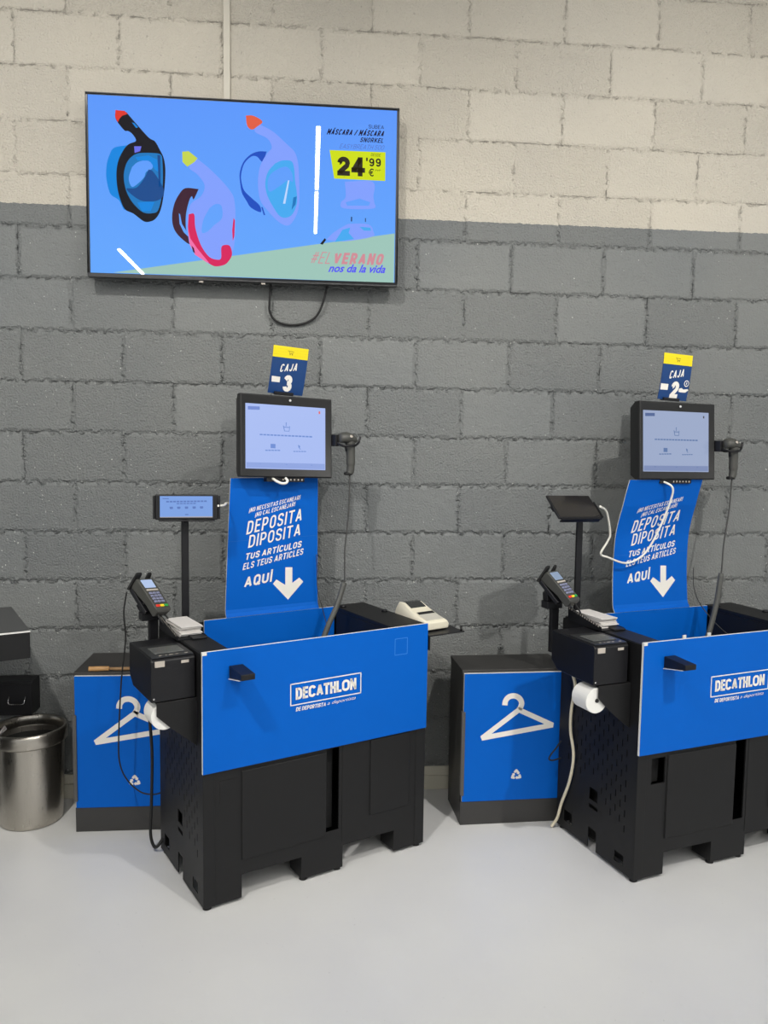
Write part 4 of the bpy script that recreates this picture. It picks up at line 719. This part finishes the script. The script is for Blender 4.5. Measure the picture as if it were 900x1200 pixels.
# card terminals with their stands
def terminal(st):
    c, yaw, tilt, roll = {1: (Vector((0.4154,-0.500,0.9528)), 60, 46.2, 8.0), 2: (Vector((1.905,-0.430,0.9673)), 40, 47, 0.5)}[st]
    m = pos_basis(c, yaw, tilt, roll)
    t = thing('card_terminal', {1: 'dark grey card payment terminal with keypad on a stand at the left checkout', 2: 'dark grey card payment terminal with keypad on a stand at the right checkout'}[st], 'card terminal', mtx=m)
    w, L = 0.036, 0.075
    b = MB()
    secs = [(-L, 0.030, 0.006, 0.030), (-L+0.006, 0.034, 0.0, 0.036), (-0.02, 0.035, 0.0, 0.034), (0.03, 0.037, 0.0, 0.042), (L-0.004, 0.037, 0.002, 0.046), (L, 0.033, 0.008, 0.042)]
    for z, ww, y0, y1 in secs: b.v += [(-ww,y0,z),(ww,y0,z),(ww*0.85,y1,z),(-ww*0.85,y1,z)]
    n = len(secs)
    fs = [(i*4+k, i*4+(k+1) % 4, (i+1)*4+(k+1) % 4, (i+1)*4+k) for i in range(n-1) for k in range(4)] + [(3,2,1,0), tuple(range(4*n-4, 4*n))]
    vs = b.v; b.v = []; b.add(vs, fs); b.build('casing', GUN, t, bevel=0.004, seg=3)
    MB().box(-0.025, 0.025, -0.0012, 0.003, 0.028, 0.064).build('display', glow('term_disp_%d' % st, {1: (176,196,232), 2: (140,158,184)}[st], 1.0, 0.2), t, bevel=0.0008)
    k = MB().box(-0.026, 0.026, -0.0025, 0.001, 0.014, 0.021).build('function_key', GREYL, t, bevel=0.001)
    for r in range(4):
        for q_ in range(3):
            x = (q_-1)*0.017; z = 0.003-r*0.0125
            MB().box(x-0.0065, x+0.0065, -0.003, 0.001, z-0.0045, z+0.0045).build('number_key', KEY, t, bevel=0.001)
    for q_, nm, cc in ((0, 'red', (226,56,40)), (1, 'yellow', (240,208,40)), (2, 'green', (52,160,70))):
        x = (q_-1)*0.0185
        o = MB().box(x-0.008, x+0.008, -0.0035, 0.001, -0.058, -0.049).build('command_key', mat('key_'+nm, cc, 0.4), t, bevel=0.001); o['label'] = nm+' key'
    # card guard ears at the top
    for x0, x1, y0, y1 in ((-0.040, -0.012, -0.014, 0.058), (0.014, 0.034, -0.012, 0.030)):
        MB().hexa([(x0,y0+0.004,L+0.006),(x1,y0+0.004,L+0.006),(x1,y1,L-0.008),(x0,y1,L-0.008)], [(x0,y0,L+0.014),(x1,y0,L+0.014),(x1,y1+0.004,L+0.002),(x0,y1+0.004,L+0.002)]).build('card_guide', RUBBER, t, bevel=0.003)
    # stand
    pu = {1: -0.020, 2: -0.043}[st]; f = fm(st).inverted(); cl = f @ c
    s = sthing(st, 'terminal_stand', {1: 'black bracket stand holding the card terminal at the left checkout', 2: 'black bracket stand holding the card terminal at the right checkout'}[st], 'stand', (pu, 0.452, 0.70))
    MB().box(-0.016, 0.016, -0.010, 0.010, 0.04, cl.z-0.70-0.075).hexa([(-0.016,-0.010,0.0),(-pu-0.0005,-0.010,0.0),(-pu-0.0005,0.010,0.0),(-0.016,0.010,0.0)],[(-0.016,-0.010,0.05),(-pu-0.0005,-0.010,0.05),(-pu-0.0005,0.010,0.05),(-0.016,0.010,0.05)]).build('post', BLACKP, s, bevel=0.002)
    top = cl.z-0.70-0.075
    MB().box(-0.045, 0.022, -0.022, 0.022, top-0.02, top+0.008).build('bracket', BLACKP, s, bevel=0.002)
    hd = MB().prism([(-0.035,0.0),(0.030,0.0),(0.022,0.03),(0.0,0.045),(-0.02,0.045),(-0.038,0.03)], 'y', -0.016, 0.016).build('clamp_head', BLACKP, s, bevel=0.004); hd.location = (-0.008, 0, top+0.008)
    MB().cyl((-0.018,-0.020,top+0.032),(-0.018,-0.016,top+0.032),0.007,seg=14).build('bolt', CHROME, s)
    yk = MB().box(-0.032, 0.032, 0.046, 0.062, -0.040, 0.068); yk.box(-0.012, 0.012, 0.060, 0.088, -0.005, 0.02)
    yo = yk.build('cradle_plate', BLACKP, s, bevel=0.002); bpy.context.view_layer.update(); yo.matrix_local = s.matrix_world.inverted() @ m
    lo = MB().tube(smooth_path([(-0.018,0.02,-L+0.002),(-0.018,0.022,-L-0.022),(-0.010,0.024,-L-0.044),(0.008,0.024,-L-0.044),(0.016,0.022,-L-0.022),(0.014,0.02,-L+0.002)]), 0.003, 8).build('cable_loop', RUBBER, t)
terminal(1); terminal(2)

# receipt printers on side brackets
def printer(st):
    p = sthing(st, 'receipt_printer', {1: 'black receipt printer mounted on the side of the left checkout', 2: 'black receipt printer mounted on the side of the right checkout above white roll'}[st], 'printer', {1: (-0.1435, 0.05, 0.687), 2: (-0.154, 0.05, 0.692)}[st])
    Wp = 0.139
    MB().prism([(0,0),(0,0.128),(0.010,0.137),(0.25,0.137),(0.25,0.03),(0.21,0.0)], 'x', 0, Wp).build('body', BLACKP, p, bevel=0.004, seg=3)
    MB().prism([(0.004,0.1375),(0.012,0.1405),(0.15,0.1405),(0.16,0.1375)], 'x', 0.004, Wp-0.004).build('cover', mat('cover_plastic', (40,41,42), 0.35), p, bevel=0.001)
    MB().box(0.022, Wp-0.022, 0.040, 0.115, 0.1405, 0.1435).build('paper_window', mat('grey_window', {1: (86,88,86), 2: (60,61,62)}[1], 0.25), p, bevel=0.001)
    MB().box(0.012, 0.042, -0.001, 0.001, 0.110, 0.128).build('brand_label', GREYL, p)
    MB().box(0.094, 0.118, -0.001, 0.001, 0.114, 0.123).build('button', GREYL, p, bevel=0.0005)
    g = MB()
    for k, wd in ((0.03,0.008),(0.05,0.004),(0.062,0.012),(0.082,0.008),(0.11,0.010)): g.box(k, k+wd, 0.016, 0.020, 0.1405, 0.1412)
    g.build('indicator_marks', GREYL, p)
    MB().cyl((0.008,-0.001,0.012),(0.008,0.002,0.012),0.003,seg=8).build('screw', CHROME, p)
    # bracket
    b = sthing(st, 'printer_bracket', {1: 'black steel bracket under the receipt printer of the left checkout', 2: 'black steel bracket under the receipt printer of the right checkout'}[st], 'bracket', (0,0,0))
    u0 = {1: -0.1275, 2: -0.133}[st]; zt = {1: 0.6855, 2: 0.6905}[st]
    k = MB().prism([(u0, zt-0.004),(u0, zt-0.042),(u0+0.045, zt-0.087),(u0+0.095,zt-0.130),(-0.0005, zt-0.158),(-0.0005, zt-0.004)], 'y', 0.048, 0.052)
    k.box(u0, -0.0005, 0.048, 0.30, zt-0.004, zt); k.box(-0.0045, -0.0005, 0.05, 0.30, zt-0.03, zt-0.004)
    k.build('bracket_plate', BLACK, b, bevel=0.001)
    # spare paper roll behind the plate
    uc, hc = {1: (-0.099, 0.6385), 2: (-0.1325, 0.6385)}[st]
    r = sthing(st, 'paper_roll', {1: 'white paper roll mostly hidden behind the printer bracket of the left checkout', 2: 'white paper roll under the receipt printer of the right checkout, hanging in view'}[st], 'paper roll', (uc, 0.058, hc))
    R = 0.0435; rr = MB(); seg = 40; prof = [(0.007,0.0),(R-0.001,0.0),(R,0.001),(R,0.079),(R-0.001,0.08),(0.007,0.08),(0.007,0.0)]
    vs = [(a*math.cos(2*math.pi*q_/seg), y, a*math.sin(2*math.pi*q_/seg)) for a, y in prof for q_ in range(seg)]
    fs = [(i*seg+q_, i*seg+(q_+1) % seg, (i+1)*seg+(q_+1) % seg, (i+1)*seg+q_) for i in range(6) for q_ in range(seg)]
    rr.add(vs, fs); rr.build('paper', ROLLW, r)
    MB().cyl((0,-0.004,0),(0,0.092,0),0.006,seg=14).tube([(0,0.088,0),(0.04,0.09,0),(-uc-0.002,0.09,0)],0.004,8).build('spindle', RUBBER, b).location = (uc, 0.058, hc)
printer(1); printer(2)

# leaflets in their trays on the left rims
def leaflets(st):
    tr = sthing(st, 'leaflet_tray', {1: 'black open tray holding leaflets behind the printer of the left checkout', 2: 'black open tray holding leaflets behind the printer of the right checkout'}[st], 'tray', (-0.012, 0.205, 0.8325))
    b = MB().box(0, 0.100, 0, 0.200, 0, 0.003)
    b.prism([(0,0.003),(0.200,0.003),(0.200,0.052),(0,0.014)], 'x', 0, 0.003); b.prism([(0.0,0.003),(0.2,0.003),(0.2,0.012),(0,0.008)], 'x', 0.097, 0.100)
    tb = b.build('tray_body', BLACKP, tr)
    g = MB(); rnd = random.Random(st)
    for k in range(14):
        y = 0.012+0.0135*k; z = 0.010+0.17*y
        g.add([(-0.0006, y, z), (-0.0006, y+0.004+0.004*rnd.random(), z+0.001), (-0.0006, y+0.006, z+0.006+0.005*rnd.random()), (-0.0006, y, z+0.007)], [(0,1,2,3)])
    g.build('white_marks', GREYL, tb, tri=True)
    names = {1: 'of the left checkout', 2: 'of the right checkout'}[st]
    n = 8
    for k in range(n):
        where = 'topmost of the pile' if k == n-1 else ('at the bottom of the pile' if k == 0 else 'in the middle of the pile')
        z = 0.8365+0.0042*k
        m = fm(st) @ Matrix.Translation((0.044+0.004*rnd.uniform(-1,1), 0.315+0.010*rnd.uniform(-1,1), z)) @ Matrix.Rotation(rnd.uniform(-0.05,0.05), 4, 'Z')
        o = MB().box(-0.037,0.037,-0.080,0.080,0,0.0034).build('leaflet', PAPER, bevel=0.0006); o.matrix_world = m
        tag(o, 'white folded leaflets %s in the tray %s' % (where, names), 'leaflet', 'leaflets in the tray '+names)
leaflets(1); leaflets(2)

# hand scanners in cradles on the monitors' right side
def scanner(st):
    ux = {1: 0.700, 2: 0.699}[st]; vv = {1: 0.345, 2: 0.35}[st]; z = {1: 1.452, 2: 1.452}[st]
    c = sthing(st, 'scanner_holder', {1: 'black holder on right edge of left monitor carrying a hand scanner', 2: 'black holder on right edge of right monitor carrying a hand scanner'}[st], 'holder', (ux, vv, z+0.044))
    MB().box(-0.047, -0.030, 0.010, 0.050, -0.022, 0.022).build('mounting_plate', BLACKP, c, bevel=0.002)
    cup = MB().tube(smooth_path([(-0.040,0.030,0.0),(-0.034,0.0,-0.014),(-0.020,-0.022,-0.020),(0.012,-0.026,-0.018),(0.030,-0.016,-0.016),(0.047,-0.006,-0.006),(0.056,-0.002,0.016)]), 0.0045, 8)
    cup.tube(smooth_path([(-0.034,0.034,-0.005),(0.0,0.036,-0.02),(0.03,0.03,-0.018)]), 0.0045, 8)
    cup.build('cradle_ring', BLACKP, c)
    g = sthing(st, 'barcode_scanner', {1: 'dark grey handheld barcode scanner hanging beside the left monitor', 2: 'dark grey handheld barcode scanner hanging beside the right monitor'}[st], 'scanner', (ux, vv, z))
    # head, lofted along x from window to rear
    secs = [(-0.034,0.017,0.014,0.052),(-0.026,0.022,0.020,0.054),(-0.006,0.025,0.022,0.056),(0.016,0.024,0.019,0.053),(0.034,0.017,0.013,0.048),(0.042,0.008,0.006,0.045)]
    vs = []; sg = 20
    for x, ry, rz_, zc in secs: vs += [(x, ry*math.cos(2*math.pi*k/sg), zc+rz_*math.sin(2*math.pi*k/sg)) for k in range(sg)]
    fs = [(i*sg+k, i*sg+(k+1) % sg, (i+1)*sg+(k+1) % sg, (i+1)*sg+k) for i in range(len(secs)-1) for k in range(sg)]+[tuple(range(sg)), tuple(range(len(vs)-sg, len(vs)))]
    MB().add(vs, fs, 0, True).build('head', GUN, g)
    MB().tube(smooth_path([(0.012,0,0.045),(0.013,0,0.02),(0.016,0,-0.03),(0.015,0,-0.068),(0.010,0,-0.082)]), [0.019]*6+[0.0185]*6+[0.017]*8+[0.015]*8+[0.014]*4+[0.013], 16).build('handle', GUN, g)
    MB().box(-0.010, 0.020, -0.011, 0.011, -0.088, -0.076).build('heel', RUBBER, g, bevel=0.004)
    MB().prism([(-0.002,0.030),(-0.009,0.024),(-0.006,0.004),(0.0,0.0)], 'y', -0.007, 0.007).build('trigger', RUBBER, g, bevel=0.002)
    MB().cyl((0.004,-0.0235,0.060),(0.004,-0.0250,0.061),0.006,seg=12).build('status_lamp', GREYL, g)
    # cord and its sleeve, down into the bin
    e = Vector((ux+0.012, vv, z-0.085))
    top = {1: Vector((0.650, 0.27, 0.962)), 2: Vector((0.600, 0.27, 1.002))}[st]; bot = {1: Vector((0.573, 0.26, 0.795)), 2: Vector((0.547, 0.26, 0.785))}[st]
    pth = [wp(st, *p) for p in smooth_path([e, e*0.66+top*0.34+Vector((0.004,0,0)), e*0.3+top*0.7+Vector((-0.004,0,0)), top, (top+bot)/2+Vector((0.006,0,0)), bot, bot+Vector((-0.04,0,-0.11)), bot+Vector((-0.06,0,-0.2))])]
    t = g; inv = g.matrix_world.inverted()
    MB().tube([inv @ p for p in pth], 0.0028, 8).build('cord', mat('dark_grey_cord', (48,48,46), 0.6), t)
    sl = [inv @ wp(st, *p) for p in smooth_path([top, (top+bot)/2+Vector((0.006,0,0)), bot, bot+Vector((-0.03,0,-0.08))])]
    MB().tube(sl, [0.0105]*len(sl), 12).build('sleeve', mat('grey_sleeve', (72,73,70), 0.55), t)
scanner(1); scanner(2)

# ------------------------------------------------------------------ cables round the stations
def cable(name, label, pts, r, m, seg=8):
    p0 = Vector(pts[0]); o = MB().tube([p-p0 for p in smooth_path(pts, 10)], r, seg).build(name, m); o.location = p0
    return tag(o, label, 'cable')
tc_ = cable('looping_cable', 'thin black cable looping down from the card terminal of the left checkout', [(0.315,-0.475,0.955),(0.303,-0.47,0.88),(0.303,-0.45,0.777),(0.286,-0.45,0.622),(0.274,-0.45,0.402),(0.279,-0.45,0.316),(0.305,-0.45,0.258),(0.35,-0.45,0.215),(0.395,-0.45,0.205),(0.435,-0.47,0.222)], 0.0028, RUBBER)
cable('power_cable', 'thick black power cable hanging behind the left side of the left checkout to the floor', [(0.430,-0.62,0.62),(0.405,-0.56,0.56),(0.401,-0.50,0.375),(0.393,-0.48,0.185),(0.389,-0.48,0.073),(0.400,-0.48,0.025),(0.416,-0.485,0.028),(0.436,-0.475,0.06)], 0.0055, RUBBER)
c2 = [(0.056,0.325,1.268),(0.113,0.36,1.242),(0.156,0.39,1.16),(0.154,0.40,1.127),(0.132,0.41,1.079),(0.173,0.42,1.061),(0.275,0.43,1.033),(0.356,0.425,1.07),(0.405,0.405,1.169),(0.434,0.38,1.286),(0.427,0.37,1.335),(0.398,0.40,1.358)]
cable('charging_cable', 'white charging cable swinging from the dark tablet to the right monitor', [wp(2, *p) for p in c2], 0.0042, WHITEC)
cable('charging_cable', 'short white charging cable plugged into the lit tablet at left', [(0.634,-0.492,1.262),(0.650,-0.465,1.262),(0.652,-0.40,1.262),(0.648,-0.345,1.260),(0.70,-0.30,1.25)], 0.004, WHITEC)
cable('monitor_cable', 'short white cable curling out under the left monitor', [wp(1, *p) for p in [(0.455,0.375,1.354),(0.458,0.365,1.345),(0.452,0.362,1.337),(0.435,0.365,1.335),(0.415,0.375,1.345),(0.405,0.40,1.36)]], 0.005, WHITEC)
c2 = [(-0.03,0.335,0.64),(-0.012,0.345,0.589),(-0.010,0.365,0.499),(-0.010,0.366,0.415),(-0.010,0.342,0.325),(-0.010,0.362,0.217),(-0.012,0.405,0.113),(-0.015,0.425,0.045),(-0.03,0.44,0.006)]
cable('extension_cord', 'cream cord running down the perforated left side of the right checkout to the floor', [wp(2, *p) for p in c2], 0.006, CREAMC)
cable('thin_wire', 'thin grey wire beside the right edge of the left blue board', [wp(1, *p) for p in [(0.612,0.425,1.052),(0.616,0.42,0.917),(0.631,0.41,0.845),(0.651,0.40,0.76)]], 0.0018, mat('dark_grey_cord'), 6)
cable('thin_wire', 'thin grey wire beside the right edge of the right blue board', [wp(2, *p) for p in [(0.606,0.425,1.0),(0.61,0.42,0.917),(0.63,0.40,0.85),(0.66,0.34,0.78),(0.69,0.30,0.74)]], 0.0018, mat('dark_grey_cord'), 6)
cable('loose_cord', 'small black cord loop in front of the blue cabinet door at right', [(1.925,-0.40,0.355),(1.905,-0.40,0.325),(1.886,-0.40,0.300),(1.880,-0.40,0.283),(1.895,-0.40,0.278),(1.93,-0.395,0.285)], 0.0032, RUBBER)

# ------------------------------------------------------------------ banknote checker on its side shelf
sh = sthing(1, 'side_shelf', 'black metal shelf sticking out of the right side of the left checkout', 'shelf', (LG, 0, 0.792))
s_ = MB().box(0.0005, 0.160, -0.018, 0.26, 0, 0.005); s_.box(0.0005, 0.004, -0.018, 0.26, -0.05, 0.0); s_.build('plate', BLACKP, sh, bevel=0.001)
for u, v in ((0.150,-0.010),(0.150,0.120)): MB().cyl((u, v, 0.005), (u, v, 0.022), 0.0045, seg=10).build('peg', RUBBER, sh)
nc = sthing(1, 'banknote_checker', 'cream white rounded banknote checker on the shelf beside the left checkout', 'banknote checker', (LG+0.064, 0.135, 0.7975), math.radians(3))
prof = [(-0.105,0.030),(-0.100,0.038),(-0.055,0.046),(0.0,0.062),(0.05,0.082),(0.085,0.080),(0.105,0.055)]
vs = []; secs = []
for y, zt in prof:
    w = 0.058*(1-0.22*((y-(-0.02))/0.125)**2*(1 if y > 0 else 0.35))
    secs.append([(-w*0.96,y,0.004),(w*0.96,y,0.004),(w,y,0.018),(w*0.97,y,zt*0.72),(w*0.80,y,zt),(-w*0.80,y,zt),(-w*0.97,y,zt*0.72),(-w,y,0.018)])
vs = [p for s2 in secs for p in s2]; n = len(secs)
fs = [(i*8+k, i*8+(k+1) % 8, (i+1)*8+(k+1) % 8, (i+1)*8+k) for i in range(n-1) for k in range(8)]+[tuple(range(7,-1,-1)), tuple(range(8*n-8, 8*n))]
MB().add(vs, fs).build('casing', BEIGE, nc, bevel=0.010, seg=4)
def top_z(y):
    for (a, za), (b, zb) in zip(prof, prof[1:]):
        if a <= y <= b: return za+(zb-za)*(y-a)/(b-a)
def lid(name, u0, u1, y0, y1, m, dz=0.0012):
    b = MB(); N_ = 8
    for i in range(N_):
        a, c_ = y0+(y1-y0)*i/N_, y0+(y1-y0)*(i+1)/N_
        b.add([(u0,a,top_z(a)+dz),(u1,a,top_z(a)+dz),(u1,c_,top_z(c_)+dz),(u0,c_,top_z(c_)+dz)], [(0,1,2,3)])
    b.add([(u0,y0,top_z(y0)-0.004),(u1,y0,top_z(y0)-0.004),(u1,y0,top_z(y0)+dz),(u0,y0,top_z(y0)+dz)], [(0,1,2,3)])
    return b.build(name, m, nc)
lid('display_window', -0.036, 0.036, 0.012, 0.075, SMOKE)
lid('note_slot', -0.036, 0.040, -0.040, -0.022, DARK)
lid('note_tray', -0.040, 0.040, -0.092, -0.040, mat('pale_grey_plastic', (188,185,174), 0.4))
MB().box(-0.05, 0.05, -0.09, 0.09, 0, 0.0055).build('base_pad', RUBBER, nc)

# ------------------------------------------------------------------ hanger cabinets
def cabinet(i, x, yf, yb, rz, zt):
    c = thing('hanger_cabinet', {1: 'charcoal cabinet with blue hanger door standing left of the left checkout', 2: 'charcoal cabinet with blue hanger door standing between the two checkouts'}[i], 'cabinet', (x, yf, 0), rz)
    D = yb-yf; w = {1: 0.46, 2: 0.415}[i]
    b = MB().box(0, w, 0.012, D, 0.0, zt-0.004); b.box(0.0, w, 0.0, 0.012, 0.0, 0.094); b.build('carcass', CAB, c, bevel=0.001)
    MB().box(-0.002, w+0.002, 0.010, D, zt-0.004, zt+0.012).build('top', CAB, c, bevel=0.002)
    dr = MB().box(0.004, w-0.002, -0.004, 0.010, 0.096, zt+0.001, [1,1,0,1,1,1]).build('door', [BLUE, WHITEB], c, bevel=0.0006)
    MB().box(-0.004, 0.010, -0.010, 0.010, 0.123, 0.457).build('edge_handle', mat('charcoal_edge', (74,73,72), 0.4), c, bevel=0.001)
    def dm(a, b_, off): return (a, -0.004-off, b_)
    t = MB(); hk = [Vector(p) for p in HOOK]; P = [Vector((p[0], p[1], 0)) for p in HOOK]
    pts = [(p.x, p.y) for p in smooth_path(P, 5)]; stroke(t, pts, 0.0215, dm, 0.0006)
    A, Lp, Rp = [Vector(p) for p in HANG]
    ww = 0.0205
    def inset(tri, d):
        out_ = []
        cen = (tri[0]+tri[1]+tri[2])/3
        for k in range(3):
            p, a, b2 = tri[k], tri[k-1], tri[(k+1) % 3]; e1 = (a-p).normalized(); e2 = (b2-p).normalized()
            s2 = math.sqrt((1-e1.dot(e2))/2); out_.append(p+(e1+e2).normalized()*d/max(s2, 0.2))
        return out_
    tri = [A, Lp, Rp]; o_ = inset(tri, -ww/2); i_ = inset(tri, ww/2)
    for k in (1, 2):
        p = tri[k]; sg = -1 if k == 1 else 1; o_[k] = None
    # outer outline with blunt ends
    Ao = inset(tri, -ww/2)[0]
    def off(a, b2, s2): d = (b2-a).normalized(); nn = Vector((-d.y, d.x))*ww/2*s2; return nn
    nL = off(A, Lp, -1); nR = off(A, Rp, 1); nB = off(Lp, Rp, -1)
    outer = [Ao, Lp+nL*0.9, Lp+nB, Rp+nB, Rp+nR*0.9]
    put_poly(t, outer, dm, 0.0006); 
    t.build('hanger_icon', WHITE, dr, tri=True)
    t = MB(); put_poly(t, i_, dm, 0.0010); t.build('hanger_icon_inside', BLUE, dr, tri=True)
    # recycling arrows
    t = MB(); cx, cz, R = 0.2205, 0.197, 0.0215
    V = [Vector((cx+R*math.cos(math.radians(a)), cz+R*math.sin(math.radians(a)))) for a in (90, 330, 210)]
    for k in range(3):
        v, pv, nx = V[k], V[k-1], V[(k+1) % 3]
        a_ = v.lerp(pv, 0.36); b_ = v.lerp(pv, 0.14); c_ = v.lerp(nx, 0.14); d_ = v.lerp(nx, 0.40)
        stroke(t, [a_, b_], 0.0092, dm, 0.0006); stroke(t, [b_, v.lerp((pv+nx)/2, 0.06), c_], 0.0092, dm, 0.0006); stroke(t, [c_, d_], 0.0092, dm, 0.0006)
        e_ = (nx-v).normalized(); n_ = Vector((-e_.y, e_.x)); put_poly(t, [d_+n_*0.0078, d_-n_*0.0078, d_+e_*0.0075], dm, 0.0006)
    t.build('recycling_icon', WHITE, dr, tri=True)
cabinet(1, 0.078, -0.305, -0.014, 0.0, 0.604)
cabinet(2, 1.548, -0.343, -0.115, math.radians(2.0), 0.606)
wd = thing('wooden_stick', 'small pale wooden stick lying on the left cabinet top', 'wooden stick', (0.130, -0.285, 0.6165))
MB().tube(smooth_path([(0,0,0.010),(0.02,0.0,0.010),(0.05,0.002,0.010),(0.075,0.003,0.0095)]), [0.009]*8+[0.0095]*8+[0.009]*8+[0.006], 12).build('grip', WOOD, wd)
MB().tube([(0.075,0.003,0.0095),(0.10,0.004,0.008),(0.19,0.006,0.008)], [0.005,0.0065,0.0065], 10).build('shaft', mat('worn_wood', (150,118,82), 0.6), wd)

# ------------------------------------------------------------------ left edge of the picture: neighbouring counter, wall box, steel bin
A3 = 0.46862
n3 = thing('neighbour_counter', 'dark counter end jutting in at the left edge above the steel bin', 'counter', (0.0138, -0.5638, 0), A3)
NC = mat('slate_laminate', (70, 71, 71), 0.5)
b = MB().box(-0.85, 0, 0, 0.452, 0.745, 0.834); b.build('end_box', BLACK, n3, bevel=0.003)
MB().box(-0.85, 0.001, -0.001, 0.452, 0.834, 0.840).build('top_plate', NC, n3, bevel=0.001)
MB().box(-0.85, 0.001, -0.003, -0.001, 0.8355, 0.8405).build('white_edge_strip', WHITEB, n3)
MB().box(-0.85, -0.42, 0.0, 0.452, 0.012, 0.745).build('base_cabinet', BLACK, n3, bevel=0.003)
for u, v in ((-0.83,0.02),(-0.44,0.02),(-0.83,0.43),(-0.44,0.43)): MB().cyl((u, v, 0), (u, v, 0.0125), 0.014, seg=12).build('levelling_foot', RUBBER, n3)
wb = thing('wall_box', 'black box with a wire handle on the wall behind the steel bin', 'box', (-0.250, 0, 0.387))
MB().box(-0.10, 0.108, -0.10, 0, 0, 0.136).build('body', BLACKP, wb, bevel=0.004)
MB().box(-0.102, 0.110, -0.104, -0.1, 0.126, 0.140).build('lid_lip', BLACKP, wb, bevel=0.002)
MB().tube(smooth_path([(0.022,-0.099,0.078),(0.022,-0.112,0.066),(0.026,-0.116,0.053),(0.05,-0.116,0.051),(0.080,-0.116,0.053),(0.084,-0.112,0.066),(0.084,-0.099,0.078)]), 0.002, 8).build('wire_handle', CHROME, wb)
bn = thing('waste_bin', 'round brushed steel waste bin on the floor at left edge', 'waste bin', (-0.128, -0.176, 0))
R = 0.137
MB().lathe([(0.001,0.0),(0.112,0.0),(0.117,0.004),(0.118,0.02),(0.127,0.325),(0.127,0.33),(0.1245,0.33),(0.115,0.02),(0.001,0.012)]).build('body', STEEL, bn)
MB().lathe([(0.128,0.322),(0.135,0.318),(0.139,0.324),(0.139,0.362),(0.136,0.372),(0.131,0.375),(0.127,0.371),(0.126,0.350),(0.1275,0.333)]).build('rim_ring', STEEL, bn)
MB().lathe([(0.001,0.02),(0.110,0.02),(0.119,0.20),(0.1235,0.31)], 48).build('inner_liner', mat('bin_inside', (40,40,38), 0.5), bn)
pp = MB(); pp.add([(-0.115,-0.02,0.325),(-0.085,-0.05,0.365),(-0.075,-0.03,0.372),(-0.10,0.02,0.368),(-0.112,0.0,0.35)], [(0,1,2),(0,2,3),(0,3,4)])
o = pp.build('tissue', PAPER); o.modifiers.new('s', 'SOLIDIFY').thickness = 0.002; o.location = (-0.128, -0.176, 0); tag(o, 'crumpled white tissue sticking up inside the steel bin', 'tissue')
# green light speck put in as a coloured chip on the liner
o = MB().box(-0.004,0.004,-0.001,0.0,-0.003,0.003).build('green_light_speck', mat('green_spot', (20,150,90), 0.4), bn); o.location = (0.045, 0.108, 0.30)
